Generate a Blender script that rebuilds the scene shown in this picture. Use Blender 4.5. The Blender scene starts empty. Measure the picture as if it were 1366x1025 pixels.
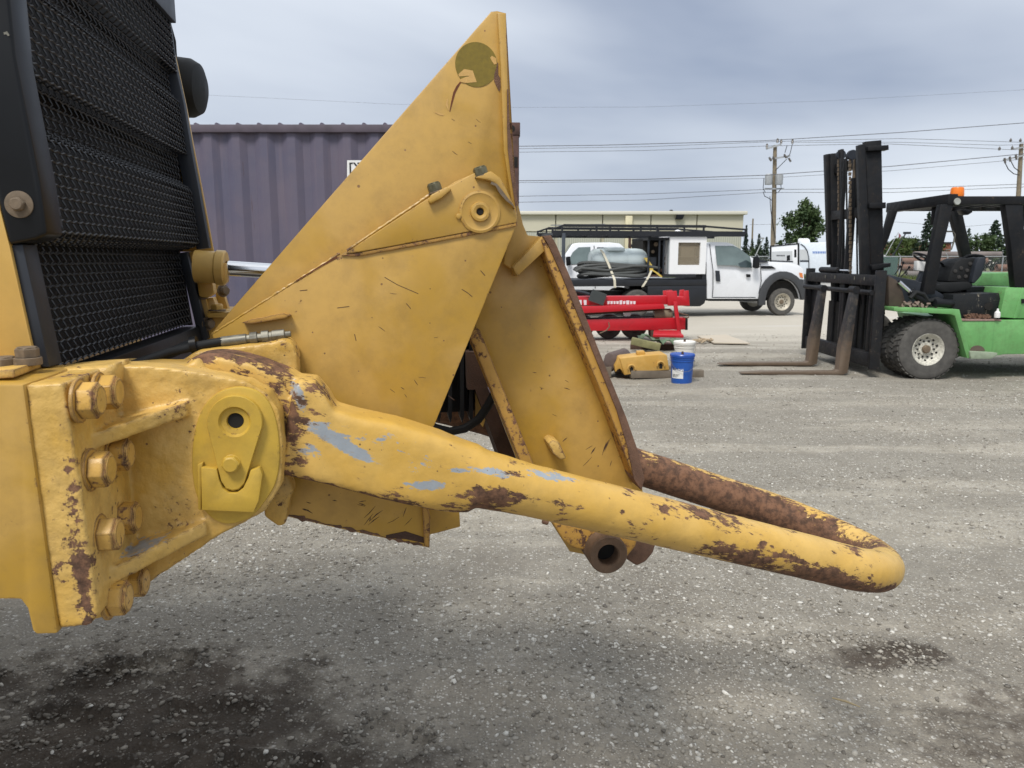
import bpy, bmesh, math, random
import numpy as np
from math import sin, cos, tan, pi, radians, atan2, sqrt
from mathutils import Vector, Matrix, noise as mnoise
random.seed(7); rng = np.random.default_rng(7)
S = bpy.context.scene
COL = S.collection

# ---------------------------------------------------------------- camera
PITCH = radians(9.5)
CAMP = Vector((0, 0, 1.6))
cam_d = bpy.data.cameras.new('camera'); cam = bpy.data.objects.new('camera', cam_d)
COL.objects.link(cam); S.camera = cam
cam.location = CAMP; cam.rotation_euler = (pi/2 - PITCH, 0, 0)
cam_d.sensor_width = 36; cam_d.lens = 36*1000/1366
cam_d.clip_start = 0.05; cam_d.clip_end = 3000
cam_d.dof.use_dof = True; cam_d.dof.focus_distance = 1.75; cam_d.dof.aperture_fstop = 15

# ---------------------------------------------------------------- view, sky, sun
S.view_settings.view_transform = 'Standard'; S.view_settings.look = 'None'
S.view_settings.gamma = 1; S.view_settings.use_curve_mapping = False
S.view_settings.exposure = 0.43
S.cycles.max_bounces = 6; S.cycles.diffuse_bounces = 3; S.cycles.glossy_bounces = 3
S.cycles.transmission_bounces = 4; S.cycles.transparent_max_bounces = 8
S.cycles.use_denoising = True
SUN_EL, SUN_AZ = radians(56), radians(205)      # azimuth clockwise from +Y
world = bpy.data.worlds.new('World'); S.world = world; world.use_nodes = True
nt = world.node_tree; nt.nodes.clear()
def wn(t, **k):
    n = nt.nodes.new(t)
    for a, b in k.items(): setattr(n, a, b)
    return n
sky = wn('ShaderNodeTexSky', sky_type='NISHITA', sun_disc=False)
sky.sun_elevation = SUN_EL; sky.sun_rotation = SUN_AZ
sky.air_density = 1.0; sky.dust_density = 2.0
tc = wn('ShaderNodeTexCoord'); mp = wn('ShaderNodeMapping'); mp.inputs['Scale'].default_value = (1, 1, 3.2)
mp.inputs['Location'].default_value = (6.6, 4.9, 3.8)
nz = wn('ShaderNodeTexNoise'); nz.inputs['Scale'].default_value = 1.0; nz.inputs['Detail'].default_value = 5
nz.inputs['Roughness'].default_value = 0.45; nz.inputs['Distortion'].default_value = 0.35
cr = wn('ShaderNodeValToRGB'); e = cr.color_ramp.elements
e[0].position = .33; e[0].color = (2.7, 3.15, 4.1, 1)
e[1].position = .74; e[1].color = (8.4, 8.8, 9.2, 1)
sp = wn('ShaderNodeSeparateXYZ'); er = wn('ShaderNodeMapRange')
er.inputs['From Min'].default_value = 0.0; er.inputs['From Max'].default_value = 0.6
er.inputs['To Min'].default_value = -0.05; er.inputs['To Max'].default_value = 0.16
ad = wn('ShaderNodeMath', operation='ADD')
hz = wn('ShaderNodeMapRange'); hz.inputs['From Min'].default_value = 0.0; hz.inputs['From Max'].default_value = 0.075
hz.inputs['To Min'].default_value = 0.65; hz.inputs['To Max'].default_value = 0.0
mh = wn('ShaderNodeMix', data_type='RGBA'); mh.inputs['B'].default_value = (5.9, 6.6, 7.4, 1)
mx = wn('ShaderNodeMix', data_type='RGBA'); mx.inputs['Factor'].default_value = 0.9
bg = wn('ShaderNodeBackground'); bg.inputs['Strength'].default_value = 0.1
out = wn('ShaderNodeOutputWorld')
k = nt.links.new
k(tc.outputs['Generated'], mp.inputs[0]); k(mp.outputs[0], nz.inputs['Vector'])
k(tc.outputs['Generated'], sp.inputs[0]); k(sp.outputs['Z'], er.inputs['Value']); k(sp.outputs['Z'], hz.inputs['Value'])
k(nz.outputs['Fac'], ad.inputs[0]); k(er.outputs[0], ad.inputs[1]); k(ad.outputs[0], cr.inputs[0])
k(cr.outputs[0], mh.inputs['A']); k(hz.outputs[0], mh.inputs['Factor'])
k(sky.outputs[0], mx.inputs['A']); k(mh.outputs['Result'], mx.inputs['B'])
k(mx.outputs['Result'], bg.inputs[0]); k(bg.outputs[0], out.inputs[0])
sun_d = bpy.data.lights.new('sun', 'SUN'); sun = bpy.data.objects.new('sun', sun_d); COL.objects.link(sun)
sun_d.energy = 2.2; sun_d.angle = radians(16); sun_d.color = (1, .96, .9)
sd = Vector((sin(SUN_AZ)*cos(SUN_EL), cos(SUN_AZ)*cos(SUN_EL), sin(SUN_EL)))
sun.rotation_euler = sd.to_track_quat('Z', 'Y').to_euler()

# ---------------------------------------------------------------- measuring helpers (photo measurements -> points in the place)
AR = Vector((1, 0, 0)); AF = Vector((0, cos(PITCH), -sin(PITCH))); AU = Vector((0, sin(PITCH), cos(PITCH)))
def ray(x, y): return AF*1000 + AR*(x-683) + AU*(512.5-y)
TH = radians(9.4)
MF = Vector((cos(TH), sin(TH), 0)); ML = Vector((-sin(TH), cos(TH), 0)); Z = Vector((0, 0, 1)); X = Vector((1, 0, 0)); Y = Vector((0, 1, 0))
def MV(x, y, V): r = ray(x, y); return CAMP + r*(V/r.dot(ML))
def MU(x, y, u): r = ray(x, y); return CAMP + r*((u - CAMP.dot(MF))/r.dot(MF))
def W(x, y, D): r = ray(x, y); return CAMP + r*(D/r.y)
def G(x, y, z=0): r = ray(x, y); return CAMP + r*((z-1.6)/r.z)

# ---------------------------------------------------------------- objects
ORG = {}
def thing(name, label, cat, loc=(0, 0, 0), group=None):
    o = bpy.data.objects.new(name, None); COL.objects.link(o); o.location = loc; o.empty_display_size = .1
    o['label'] = label; o['category'] = cat
    if group: o['group'] = group
    ORG[o.name] = Vector(loc); return o
def tag(o, label=None, cat=None, group=None, kind=None):
    if label: o['label'] = label
    if cat: o['category'] = cat
    if group: o['group'] = group
    if kind: o['kind'] = kind
    return o
def place(name, me, parent, c):
    o = bpy.data.objects.new(name, me); COL.objects.link(o); o.location = c
    if parent is not None:
        o.parent = parent; o.matrix_parent_inverse = Matrix.Translation(-ORG[parent.name])
    ORG[o.name] = Vector(c); return o
def basis(ax):
    ax = Vector(ax).normalized(); t = Z if abs(ax.z) < .9 else X
    a = ax.cross(t).normalized(); return a, ax.cross(a).normalized(), ax
class B:
    def __init__(s): s.v = []; s.f = []
    def add(s, vs, fs):
        n = len(s.v); s.v += [tuple(v) for v in vs]; s.f += [tuple(i+n for i in f) for f in fs]; return s
    def prism(s, pts, vec):
        pts = [Vector(p) for p in pts]; vec = Vector(vec); n = len(pts)
        return s.add(pts + [p+vec for p in pts], [tuple(range(n))[::-1], tuple(range(n, 2*n))] + [(i, (i+1) % n, n+(i+1) % n, n+i) for i in range(n)])
    def box(s, c, sz, ax=(X, Y, Z)):
        c = Vector(c); a, b, d = (Vector(ax[i])*sz[i]*.5 for i in range(3))
        return s.prism([c-a-b-d, c+a-b-d, c+a+b-d, c-a+b-d], d*2)
    def bar(s, p0, p1, w, h, up=Z):
        p0 = Vector(p0); p1 = Vector(p1); t = (p1-p0).normalized(); a = t.cross(up)
        if a.length < 1e-4: a = t.cross(Y)
        a.normalize(); b = a.cross(t).normalized(); a = a*w*.5; b = b*h*.5
        return s.prism([p0-a-b, p0+a-b, p0+a+b, p0-a+b], p1-p0)
    def cyl(s, p0, p1, r0, r1=None, n=20, caps=True, hex=False, ph=0):
        r1 = r0 if r1 is None else r1; p0 = Vector(p0); p1 = Vector(p1); a, b, _ = basis(p1-p0)
        c = [a*cos(2*pi*i/n+ph) + b*sin(2*pi*i/n+ph) for i in range(n)]
        fs = [(i, (i+1) % n, n+(i+1) % n, n+i) for i in range(n)]
        if caps: fs += [tuple(range(n))[::-1], tuple(range(n, 2*n))]
        return s.add([p0+q*r0 for q in c] + [p1+q*r1 for q in c], fs)
    def lathe(s, o, ax, prof, n=32, closed=False):
        # prof: list of (r, h)
        o = Vector(o); a, b, d = basis(ax); m = len(prof); vs = []
        for r, h in prof:
            for i in range(n): vs.append(o + d*h + (a*cos(2*pi*i/n) + b*sin(2*pi*i/n))*r)
        fs = []
        for j in range(m if closed else m-1):
            j2 = (j+1) % m
            for i in range(n): fs.append((j*n+i, j*n+(i+1) % n, j2*n+(i+1) % n, j2*n+i))
        if not closed:
            if prof[0][0] > 1e-6: fs.append(tuple(range(n))[::-1])
            if prof[-1][0] > 1e-6: fs.append(tuple((m-1)*n+i for i in range(n)))
        return s.add(vs, fs)
    def tube(s, pts, r, n=8, up=None, caps=True):
        pts = [Vector(p) for p in pts]; m = len(pts); vs = []; prev = None
        for i, p in enumerate(pts):
            t = (pts[min(i+1, m-1)] - pts[max(i-1, 0)]).normalized()
            if prev is None: a, _, _ = basis(t)
            else:
                a = prev - t*prev.dot(t); a.normalize()
            prev = a; b = t.cross(a); rr = r[i] if isinstance(r, (list, tuple)) else r
            for j in range(n): vs.append(p + (a*cos(2*pi*j/n) + b*sin(2*pi*j/n))*rr)
        fs = [(i*n+j, i*n+(j+1) % n, (i+1)*n+(j+1) % n, (i+1)*n+j) for i in range(m-1) for j in range(n)]
        if caps: fs += [tuple(range(n))[::-1], tuple((m-1)*n+j for j in range(n))]
        return s.add(vs, fs)
    def build(s, name, mat, parent=None, bevel=0, smooth=30, seg=2, jit=0):
        v = np.array(s.v, dtype=float); c = (v.min(0)+v.max(0))/2; v -= c
        me = bpy.data.meshes.new(name); me.from_pydata(v.tolist(), [], s.f)
        bm = bmesh.new(); bm.from_mesh(me)
        bmesh.ops.recalc_face_normals(bm, faces=bm.faces)
        if bevel:
            es = [e for e in bm.edges if len(e.link_faces) == 2 and e.calc_face_angle(0) > radians(25)]
            bmesh.ops.bevel(bm, geom=es, offset=bevel, segments=seg, affect='EDGES', profile=.5, clamp_overlap=True)
        bm.to_mesh(me); bm.free()
        if smooth: me.shade_smooth(); me.set_sharp_from_angle(angle=radians(smooth))
        me.materials.append(mat)
        return place(name, me, parent, Vector(c))
def obj_clone(o, parent, delta, name=None):
    c = o.copy(); COL.objects.link(c)
    if name: c.name = name
    c.parent = parent
    c.matrix_parent_inverse = Matrix.Translation(-ORG[parent.name]) if parent else Matrix()
    c.location = o.location + Vector(delta)
    ORG[c.name] = Vector(c.location); return c
def copy_tree(o, delta, label=None):
    c = o.copy(); COL.objects.link(c); c.location = o.location + Vector(delta); ORG[c.name] = Vector(c.location)
    if label: c['label'] = label
    def rec(src, dst):
        for ch in list(src.children):
            d = ch.copy(); COL.objects.link(d); d.parent = dst; rec(ch, d)
    rec(o, c)
    return c
def chaikin(p, n=2):
    for _ in range(n):
        q = []
        for i in range(len(p)):
            a, b = p[i], p[(i+1) % len(p)]; q += [(a[0]*.75+b[0]*.25, a[1]*.75+b[1]*.25), (a[0]*.25+b[0]*.75, a[1]*.25+b[1]*.75)]
        p = q
    return p
def pxl(V, *p): return [MV(x, y, V) for x, y in p]
def wpl(D, *p): return [W(x, y, D) for x, y in p]
def text_mesh(txt, size, mat, name, parent, origin, ax, up, font_ext=0.0006, bold=False):
    cu = bpy.data.curves.new('t', 'FONT'); cu.body = txt; cu.size = size; cu.extrude = font_ext; cu.offset = .012*size if bold else 0
    to = bpy.data.objects.new('t', cu); COL.objects.link(to)
    dg = bpy.context.evaluated_depsgraph_get(); me = bpy.data.meshes.new_from_object(to.evaluated_get(dg))
    bpy.data.objects.remove(to); ax = Vector(ax).normalized(); up = Vector(up).normalized(); nn = ax.cross(up)
    M = Matrix((ax, up, nn)).transposed().to_4x4()
    me.transform(M); me.materials.clear(); me.materials.append(mat); me.name = name
    return place(name, me, parent, Vector(origin))

# ---------------------------------------------------------------- materials
class NG:
    def __init__(s, name):
        s.m = bpy.data.materials.new(name); s.m.use_nodes = True; s.t = s.m.node_tree
        s.bsdf = s.t.nodes['Principled BSDF']; s._c = None
    def n(s, t, **k):
        x = s.t.nodes.new(t)
        for a, b in k.items(): setattr(x, a, b)
        return x
    def link(s, a, b): s.t.links.new(a, b)
    def put(s, sock, v):
        if hasattr(v, 'links') or hasattr(v, 'is_linked'): s.link(v, sock)
        elif isinstance(v, (tuple, list)) and len(v) == 3 and sock.type == 'RGBA': sock.default_value = (*v, 1)
        else: sock.default_value = v
    def coord(s, kind='Object', scale=None, rot=None):
        if kind == 'World': o = s.n('ShaderNodeNewGeometry').outputs['Position']
        else: o = s.n('ShaderNodeTexCoord').outputs[kind]
        if scale or rot:
            m = s.n('ShaderNodeMapping')
            if scale: m.inputs['Scale'].default_value = scale
            if rot: m.inputs['Rotation'].default_value = rot
            s.link(o, m.inputs[0]); o = m.outputs[0]
        return o
    def noise(s, v, scale, detail=4, rough=.55, dist=0):
        x = s.n('ShaderNodeTexNoise'); s.link(v, x.inputs['Vector']); x.inputs['Scale'].default_value = scale
        x.inputs['Detail'].default_value = detail; x.inputs['Roughness'].default_value = rough; x.inputs['Distortion'].default_value = dist
        return x.outputs['Fac']
    def math(s, op, a, b=0.0, c=None):
        x = s.n('ShaderNodeMath', operation=op); s.put(x.inputs[0], a); s.put(x.inputs[1], b)
        if c is not None: s.put(x.inputs[2], c)
        return x.outputs[0]
    def step(s, v, lo, hi, a=0., b=1.):
        x = s.n('ShaderNodeMapRange'); x.interpolation_type = 'SMOOTHSTEP'; s.put(x.inputs['Value'], v)
        x.inputs['From Min'].default_value = lo; x.inputs['From Max'].default_value = hi
        x.inputs['To Min'].default_value = a; x.inputs['To Max'].default_value = b; return x.outputs[0]
    def mix(s, f, a, b):
        x = s.n('ShaderNodeMix', data_type='RGBA'); s.put(x.inputs['Factor'], f); s.put(x.inputs['A'], a); s.put(x.inputs['B'], b)
        return x.outputs['Result']
    def attr(s, name):
        return s.n('ShaderNodeAttribute', attribute_name=name).outputs['Fac']
    def bump(s, h, strength=.3, dist=.002):
        x = s.n('ShaderNodeBump'); s.link(h, x.inputs['Height']); x.inputs['Strength'].default_value = strength; x.inputs['Distance'].default_value = dist
        s.link(x.outputs[0], s.bsdf.inputs['Normal']); return x
    def fin(s, col=None, rough=None, metal=None, spec=None):
        if col is not None: s.put(s.bsdf.inputs['Base Color'], col)
        if rough is not None: s.put(s.bsdf.inputs['Roughness'], rough)
        if metal is not None: s.put(s.bsdf.inputs['Metallic'], metal)
        if spec is not None: s.put(s.bsdf.inputs['Specular IOR Level'], spec)
        return s.m
def plain(name, col, rough=.5, metal=0, var=.12, scale=8, bump=0, spec=None):
    g = NG(name); v = g.coord(); n = g.noise(v, scale, 5)
    c2 = tuple(max(0, x*(1-var*2)) for x in col); c1 = tuple(min(1, x*(1+var)) for x in col)
    m = g.fin(g.mix(n, c2, c1), g.step(n, .2, .8, max(0, rough-.08), min(1, rough+.1)), metal, spec)
    if bump: g.bump(g.noise(v, scale*12, 4), bump, .003)
    return m
RUST_A, RUST_B = (.070, .036, .022), (.21, .105, .058)
def paint(name, c1, c2, chip=.5, rough=.42, edge=0., scale=1., wob=.15, scr=.0, wdist=.003, dirt=0.0, rustA=RUST_A, rustB=RUST_B, streak=0, spec=.5, axes=None, dots=0, chs=62, halo=.45):
    g = NG(name); v = g.coord('World')
    big = g.noise(v, 4*scale, 4, .5, .6); med = g.noise(v, 26*scale, 5, .6); fine = g.noise(v, 170*scale, 3, .6)
    ca = g.mix(g.step(big, .42, .6), c1, c2)
    ca = g.mix(g.step(med, .35, .75, 0, .35), ca, tuple(x*.72 for x in c1))
    if streak:
        sv = g.coord('World', (26*scale, 26*scale, 1.2*scale)); sn = g.noise(sv, 1, 4, .6)
        ca = g.mix(g.step(sn, .52, .75, 0, streak), ca, tuple(x*.5 for x in c1))
    cv = v
    if axes:
        cx_ = g.n('ShaderNodeCombineXYZ')
        for i_, (ax_v, sc_v) in enumerate(axes):
            dp = g.n('ShaderNodeVectorMath', operation='DOT_PRODUCT'); g.link(v, dp.inputs[0]); dp.inputs[1].default_value = tuple(Vector(ax_v)*sc_v); g.link(dp.outputs['Value'], cx_.inputs[i_])
        cv = cx_.outputs[0]
    chipn = g.noise(cv, chs*scale, 10, .74, .15); zone = g.noise(v, 9*scale, 3, .6)
    w = g.attr('wear')
    m = g.math('ADD', chipn, g.math('MULTIPLY', g.math('SUBTRACT', zone, .5), .7))
    m = g.math('ADD', m, g.math('MULTIPLY', w, .5))
    if edge:
        bv = g.n('ShaderNodeBevel'); bv.samples = 4; bv.inputs['Radius'].default_value = .007
        dt = g.n('ShaderNodeVectorMath', operation='DOT_PRODUCT'); g.link(bv.outputs[0], dt.inputs[0])
        g.link(g.n('ShaderNodeNewGeometry').outputs['Normal'], dt.inputs[1])
        m = g.math('ADD', m, g.math('MULTIPLY', g.step(dt.outputs['Value'], .995, .86), edge))
    thr = .86 - .28*chip
    mask = g.step(m, thr, thr+.02)
    if dots:
        vd = g.n('ShaderNodeTexVoronoi'); g.link(v, vd.inputs['Vector']); vd.inputs['Scale'].default_value = 42*scale
        sd_ = g.n('ShaderNodeSeparateColor'); g.link(vd.outputs['Color'], sd_.inputs[0])
        dm_ = g.math('MULTIPLY', g.math('LESS_THAN', vd.outputs['Distance'], g.math('MULTIPLY', sd_.outputs[1], .13)), g.math('GREATER_THAN', sd_.outputs[0], 1-.35*dots))
        mask = g.math('MAXIMUM', mask, g.math('MULTIPLY', dm_, .8))
    if scr:
        for rot in ((.3, .7, .5), (1.1, 2.2, .2)):
            sv = g.coord('World', (60, 5, 60), rot); sn = g.noise(sv, 1.6, 2, .5, .5)
            sm = g.math('MULTIPLY', g.step(sn, .735-.02*scr, .745-.02*scr), g.step(g.noise(v, 6*scale, 2), .5, .56))
            mask = g.math('MAXIMUM', mask, g.math('MULTIPLY', sm, .75))
    gm = g.math('MULTIPLY', g.step(g.math('ADD', g.attr('primer'), g.math('MULTIPLY', g.math('SUBTRACT', chipn, .5), 1.7)), .48, .52), 1.0)
    col = g.mix(gm, ca, g.mix(med, (.25, .28, .31), (.37, .41, .45)))
    rn = g.noise(v, 48*scale, 8, .7)
    if halo: col = g.mix(g.step(m, thr-.07, thr+.01, 0, halo), col, tuple(x*.42+y*.5 for x, y in zip(c1, rustB)))
    col = g.mix(mask, col, g.mix(g.step(rn, .35, .65), rustA, rustB))
    if dirt:
        col = g.mix(g.step(g.noise(v, 14*scale, 8, .7), .42, .75, 0, dirt), col, (.10, .065, .035))
    g.fin(col, g.math('ADD', g.math('MULTIPLY', mask, .45), g.step(med, .2, .8, rough-.07, rough+.13)), 0, spec)
    h = g.math('ADD', g.math('MULTIPLY', g.noise(v, 38*scale, 4, .6), wob), g.math('MULTIPLY', fine, wob*.12))
    h = g.math('SUBTRACT', h, g.math('MULTIPLY', mask, .12)); h = g.math('ADD', h, g.math('MULTIPLY', g.math('MULTIPLY', mask, rn), .15))
    g.bump(h, .8, wdist*2.2)
    return g.m
YEL, YEL2 = (.52, .318, .078), (.46, .270, .040)
M = {}
M['plate'] = paint('yellow_plate_paint', YEL, YEL2, chip=.47, rough=.34, wob=.06, scr=0, edge=.14, dirt=.22, dots=1)
M['cast'] = paint('yellow_cast_paint', (.65, .42, .12), (.59, .355, .07), chip=.74, rough=.40, wob=.5, edge=.34, scale=1.2, dirt=.34, dots=1)
M['bolt'] = paint('chipped_bolt_paint', (.62, .38, .10), (.58, .34, .07), chip=.80, rough=.42, wob=.3, edge=.6, scale=1.6, dirt=.3)
M['bolthead'] = plain('worn_bolt_steel', (.17, .16, .10), .45, .4, .4, 90, .2)
M['bail'] = paint('yellow_worn_paint', (.66, .42, .11), (.61, .37, .075), chip=.70, rough=.38, wob=.2, dirt=.16, scr=.5, dots=1, chs=88, axes=((( .945, .156, -.29), .38), ((-.163, .987, 0), 1), ((.29, .05, .95), 1)))
M['boss'] = paint('yellow_boss_paint', (.55, .36, .05), (.49, .31, .04), chip=.45, rough=.40, wob=.12, edge=.12, dirt=.3)
M['hood'] = paint('pale_yellow_hood_paint', (.66, .42, .12), (.60, .37, .09), chip=.2, rough=.33, wob=.02)
M['rustyplate'] = paint('rusty_plate', (.50, .28, .055), (.45, .25, .05), chip=.98, rough=.6, wob=.25, edge=.45)
M['rust'] = plain('rusted_steel', (.19, .105, .068), .85, 0, .45, 34, .8)
M['rustdark'] = plain('dark_rust', (.085, .045, .03), .85, 0, .35, 22, .6)
M['black'] = plain('black_paint', (.008, .009, .011), .38, 0, .25, 6, 0, .28)
M['strip'] = plain('blue_black_paint', (.030, .035, .045), .45, 0, .2, 9, 0, .3)
M['wire'] = plain('black_wire', (.038, .039, .043), .40, .3, .3, 60)
M['core'] = plain('radiator_core', (.004, .004, .005), .8)
M['rubber'] = plain('black_rubber', (.013, .014, .015), .6, 0, .25, 10, .15, .3)
M['tyre'] = plain('dusty_tyre_rubber', (.105, .100, .092), .9, 0, .4, 14, .4)
M['chrome'] = plain('chrome', (.75, .76, .78), .12, 1, .05, 4)
M['zinc'] = plain('zinc_fitting', (.24, .23, .19), .5, .55, .4, 60)
M['washer'] = plain('old_washer_steel', (.20, .15, .10), .7, .1, .4, 70, .3)
M['olive'] = plain('faded_olive_disc', (.21, .15, .012), .5, 0, .2, 120)
M['hole'] = plain('dark_hole', (.01, .009, .008), .9)
M['scratch'] = plain('rust_scratch', (.16, .05, .02), .85, 0, .3, 90)
M['filler'] = plain('thick_paint_run', (.62, .38, .12), .4, 0, .1, 90, .3)
# ================================================================ SCRAPER TRACTOR (foreground)
def uw(p): return p.dot(MF), p.z
def P3(u, V, w): return MF*u + ML*V + Z*w
def remeshed(b, name, mat, parent, voxel, smooth=6, lump=0.0, lscale=12, attrs=None):
    o = b.build(name, mat, parent, smooth=0)
    md = o.modifiers.new('r', 'REMESH'); md.mode = 'VOXEL'; md.voxel_size = voxel; md.use_smooth_shade = True
    if smooth:
        sm = o.modifiers.new('s', 'SMOOTH'); sm.factor = .5; sm.iterations = smooth
    dg = bpy.context.evaluated_depsgraph_get(); dg.update()
    me = bpy.data.meshes.new_from_object(o.evaluated_get(dg)); o.modifiers.clear(); old = o.data; o.data = me; bpy.data.meshes.remove(old); me.name = name
    n = len(me.vertices); co = np.empty(n*3); me.vertices.foreach_get('co', co); co = co.reshape(-1, 3)
    no = np.empty(n*3); me.vertices.foreach_get('normal', no); no = no.reshape(-1, 3)
    c = np.array(ORG[o.name]); wco = co + c
    if lump:
        d = np.array([mnoise.noise(Vector(p*lscale)) + .5*mnoise.noise(Vector(p*lscale*2.7)) for p in wco])
        co = co + no*(d*lump)[:, None]; me.vertices.foreach_set('co', co.ravel())
    if attrs:
        for an, fn in attrs.items():
            a = me.attributes.new(an, 'FLOAT', 'POINT'); a.data.foreach_set('value', fn(wco, no).astype(np.float32))
    me.shade_smooth(); me.update(); return o

tractor = thing('scraper_tractor', 'huge worn yellow scraper tractor front with black mesh grille and U-shaped push bail', 'earthmover', MV(-200, 600, 1.5).to_3d()*1.0)
T = tractor
# bolts -----------------------------------------------------------
def hexbolt(name, p, ax, across, h, mat, parent, washer=None, wr=1.55, ph=.3, wmat=None):
    ax = Vector(ax).normalized(); b = B(); R = across/2/cos(pi/6)
    a, bb, _ = basis(ax); t0 = washer or 0
    prof_n = 6
    def ring(r, hh): return [p + ax*hh + (a*cos(2*pi*i/6+ph) + bb*sin(2*pi*i/6+ph))*r for i in range(6)]
    b.cyl(p + ax*t0, p + ax*(t0+h*.86), R, R, 6, True, ph=ph)
    b.cyl(p + ax*(t0+h*.86), p + ax*(t0+h), R*.97, R*.80, 6, True, ph=ph)
    b.cyl(p + ax*(t0+h*.93), p + ax*(t0+h+.0006), R*.82, R*.78, 24, True)
    o = b.build(name, mat, parent, bevel=across*.035, seg=1)
    if washer:
        w = B(); w.lathe(p, ax, [(across*.3, 0), (across*wr/2, 0), (across*wr/2, t0), (across*.3, t0)], 28, True)
        w.build('washer', wmat or M['washer'], o, bevel=.0008, seg=1)
    return o

# --- near side block and bolted flange
b = B().prism(pxl(1.15, (-260, 512), (31, 513), (77, 846), (48, 847), (43, 842), (36, 812), (27, 800), (-260, 800)), ML*.20)
b.build('frame_side_block', M['plate'], T, bevel=.004)
VF0 = 1.157
uf = uw(MV(84, 512, VF0))[0]
ub = uw(MV(33, 512, VF0))[0]
b = B()
b.prism(pxl(VF0, (33, 514), (84, 511), (106, 640), (131, 822), (118, 835), (79, 839), (56, 700)), ML*.235)
web = pxl(1.355, (100, 503), (152, 488), (200, 489), (262, 496), (330, 510), (357, 526), (372, 550), (378, 600), (374, 650), (352, 684), (290, 716), (185, 787), (152, 822), (110, 830))
b.prism(web, ML*.060)
def rib(pa, pb, tip, th):
    # pa near corner on flange, pb far corner on flange(V web), tip where it dies into the web
    a0 = MV(*pa, 1.20); c0 = MV(*tip, 1.345); d0 = MV(*pa, 1.20) + ML*.17
    b.prism([a0, c0, c0 + ML*.03, d0], Z*-th)
rib((96, 588), None, (250, 536), .026)
rib((122, 772), None, (275, 695), .028)
def wear_cast(co, no):
    r = np.zeros(len(co))
    u = co @ np.array(MF); v = co @ np.array(ML)
    e = np.exp(-((u-uf)/.012)**2)*np.exp(-((v-VF0)/.02)**2); r += .30*e
    low = np.clip((1.12-co[:, 2])/.25, 0, 1); r += .07*low
    r += .20*np.exp(-((u-uf)/.010)**2)*np.exp(-((v-VF0)/.015)**2)*np.clip((1.2-co[:, 2])/.2, 0, 1)
    return r
def prim_cast(co, no):
    q = np.array(MV(190, 735, 1.30)); d = np.linalg.norm((co-q)*np.array([1, 1, 1.3]), axis=1)
    return np.where(no[:, 2] > .5, np.clip(1-d/.10, 0, 1)*.75, 0)
bracket = remeshed(b, 'bail_bracket', M['cast'], T, .0038, 3, .0014, 40, {'wear': wear_cast, 'primer': prim_cast})
# seam gap between block and flange
for (x, y) in ((103, 535), (118, 627), (130, 714), (143, 799)):
    hexbolt('bolt', MU(x, y, uf+.007), MF, .049, .027, M['bolt'], bracket, washer=.006, wmat=M['bolt'], wr=1.36, ph=random.random())
for (x, y) in ((130, 524), (146, 607), (157, 692), (168, 777)):
    hexbolt('bolt', MU(x, y, uf+.006), MF, .049, .027, M['bolt'], bracket, washer=.006, wmat=M['bolt'], wr=1.34, ph=random.random())
# lug face: pin flange plate, tapered keeper, pocket, bolt
VL = 1.350
b = B().prism(pxl(VL, *chaikin([(x, y) for x, y in ((262, 560), (276, 534), (298, 519), (322, 515), (346, 522), (362, 540), (371, 570), (374, 610), (369, 645), (355, 668), (338, 689), (320, 698), (298, 701), (278, 690), (263, 668), (256, 640), (255, 600))])), ML*.03)
for q in range(len(b.v)):
    pass
plate_o = b.build('pin_flange', M['boss'], T, bevel=.004)
def offs(p, d): return [q - ML*d for q in p]
circ = lambda cx, cy, rx, ry, a0, a1, n: [(cx+rx*cos(radians(a0+(a1-a0)*i/n)), cy-ry*sin(radians(a0+(a1-a0)*i/n))) for i in range(n+1)]
kp = circ(313, 564, 37, 36, 190, -10, 18) + circ(311, 640, 16, 15, -20, -160, 8)
ck = MV(313, 563, VL-.012); rk = 9.8*VL/1000
# keeper with a shallow bored hole: ring of faces between outline and the hole
hp = [ck + (MF*cos(a)+Z*sin(a))*rk for a in [2*pi*i/28 for i in range(28)]]
bk = B(); outp = pxl(VL-.012, *kp)
bm_pts = outp
n1, n2 = len(outp), 28
# bridge by angle
def ang(p): d = p-ck; return atan2(d.dot(Z), d.dot(MF))
def hit(a):
    dv = MF*cos(a)+Z*sin(a); best = None
    for i in range(n1):
        p, q = outp[i]-ck, outp[(i+1) % n1]-ck
        x1, y1, x2, y2 = p.dot(MF), p.z, q.dot(MF), q.z; ex, ey = x2-x1, y2-y1
        den = cos(a)*ey - sin(a)*ex
        if abs(den) < 1e-9: continue
        t = (x1*ey - y1*ex)/den; s_ = (x1*sin(a)-y1*cos(a))/den
        if t > 0 and -1e-6 <= s_ <= 1+1e-6 and (best is None or t > best): best = t
    return ck + dv*(best or .03)
NA = 72; A_ = [2*pi*i/NA for i in range(NA)]
ot = [hit(a) for a in A_]
def loop(r, off): return [ck + (MF*cos(a)+Z*sin(a))*r - ML*off for a in A_]
layers = [[p + ML*.012 for p in ot], ot, [p - ML*.0015 + (ck-p)*.02 for p in ot], loop(rk*2.05, .0015), loop(rk*1.75, -.004), loop(rk*1.12, -.0055), loop(rk*1.0, -.0112)]
vs = [p for l in layers for p in l]; fs = [(j*NA+i, j*NA+(i+1) % NA, (j+1)*NA+(i+1) % NA, (j+1)*NA+i) for j in range(len(layers)-1) for i in range(NA)]
fs.append(tuple((len(layers)-1)*NA+i for i in range(NA)))
B().add(vs, fs).build('keeper_plate', M['boss'], plate_o)
B().cyl(ck+ML*.0100, ck+ML*.0108, rk*1.01, n=24).build('bore_shade', M['hole'], plate_o)  # black disc puts the shade of a deeper hole into colour
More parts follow.
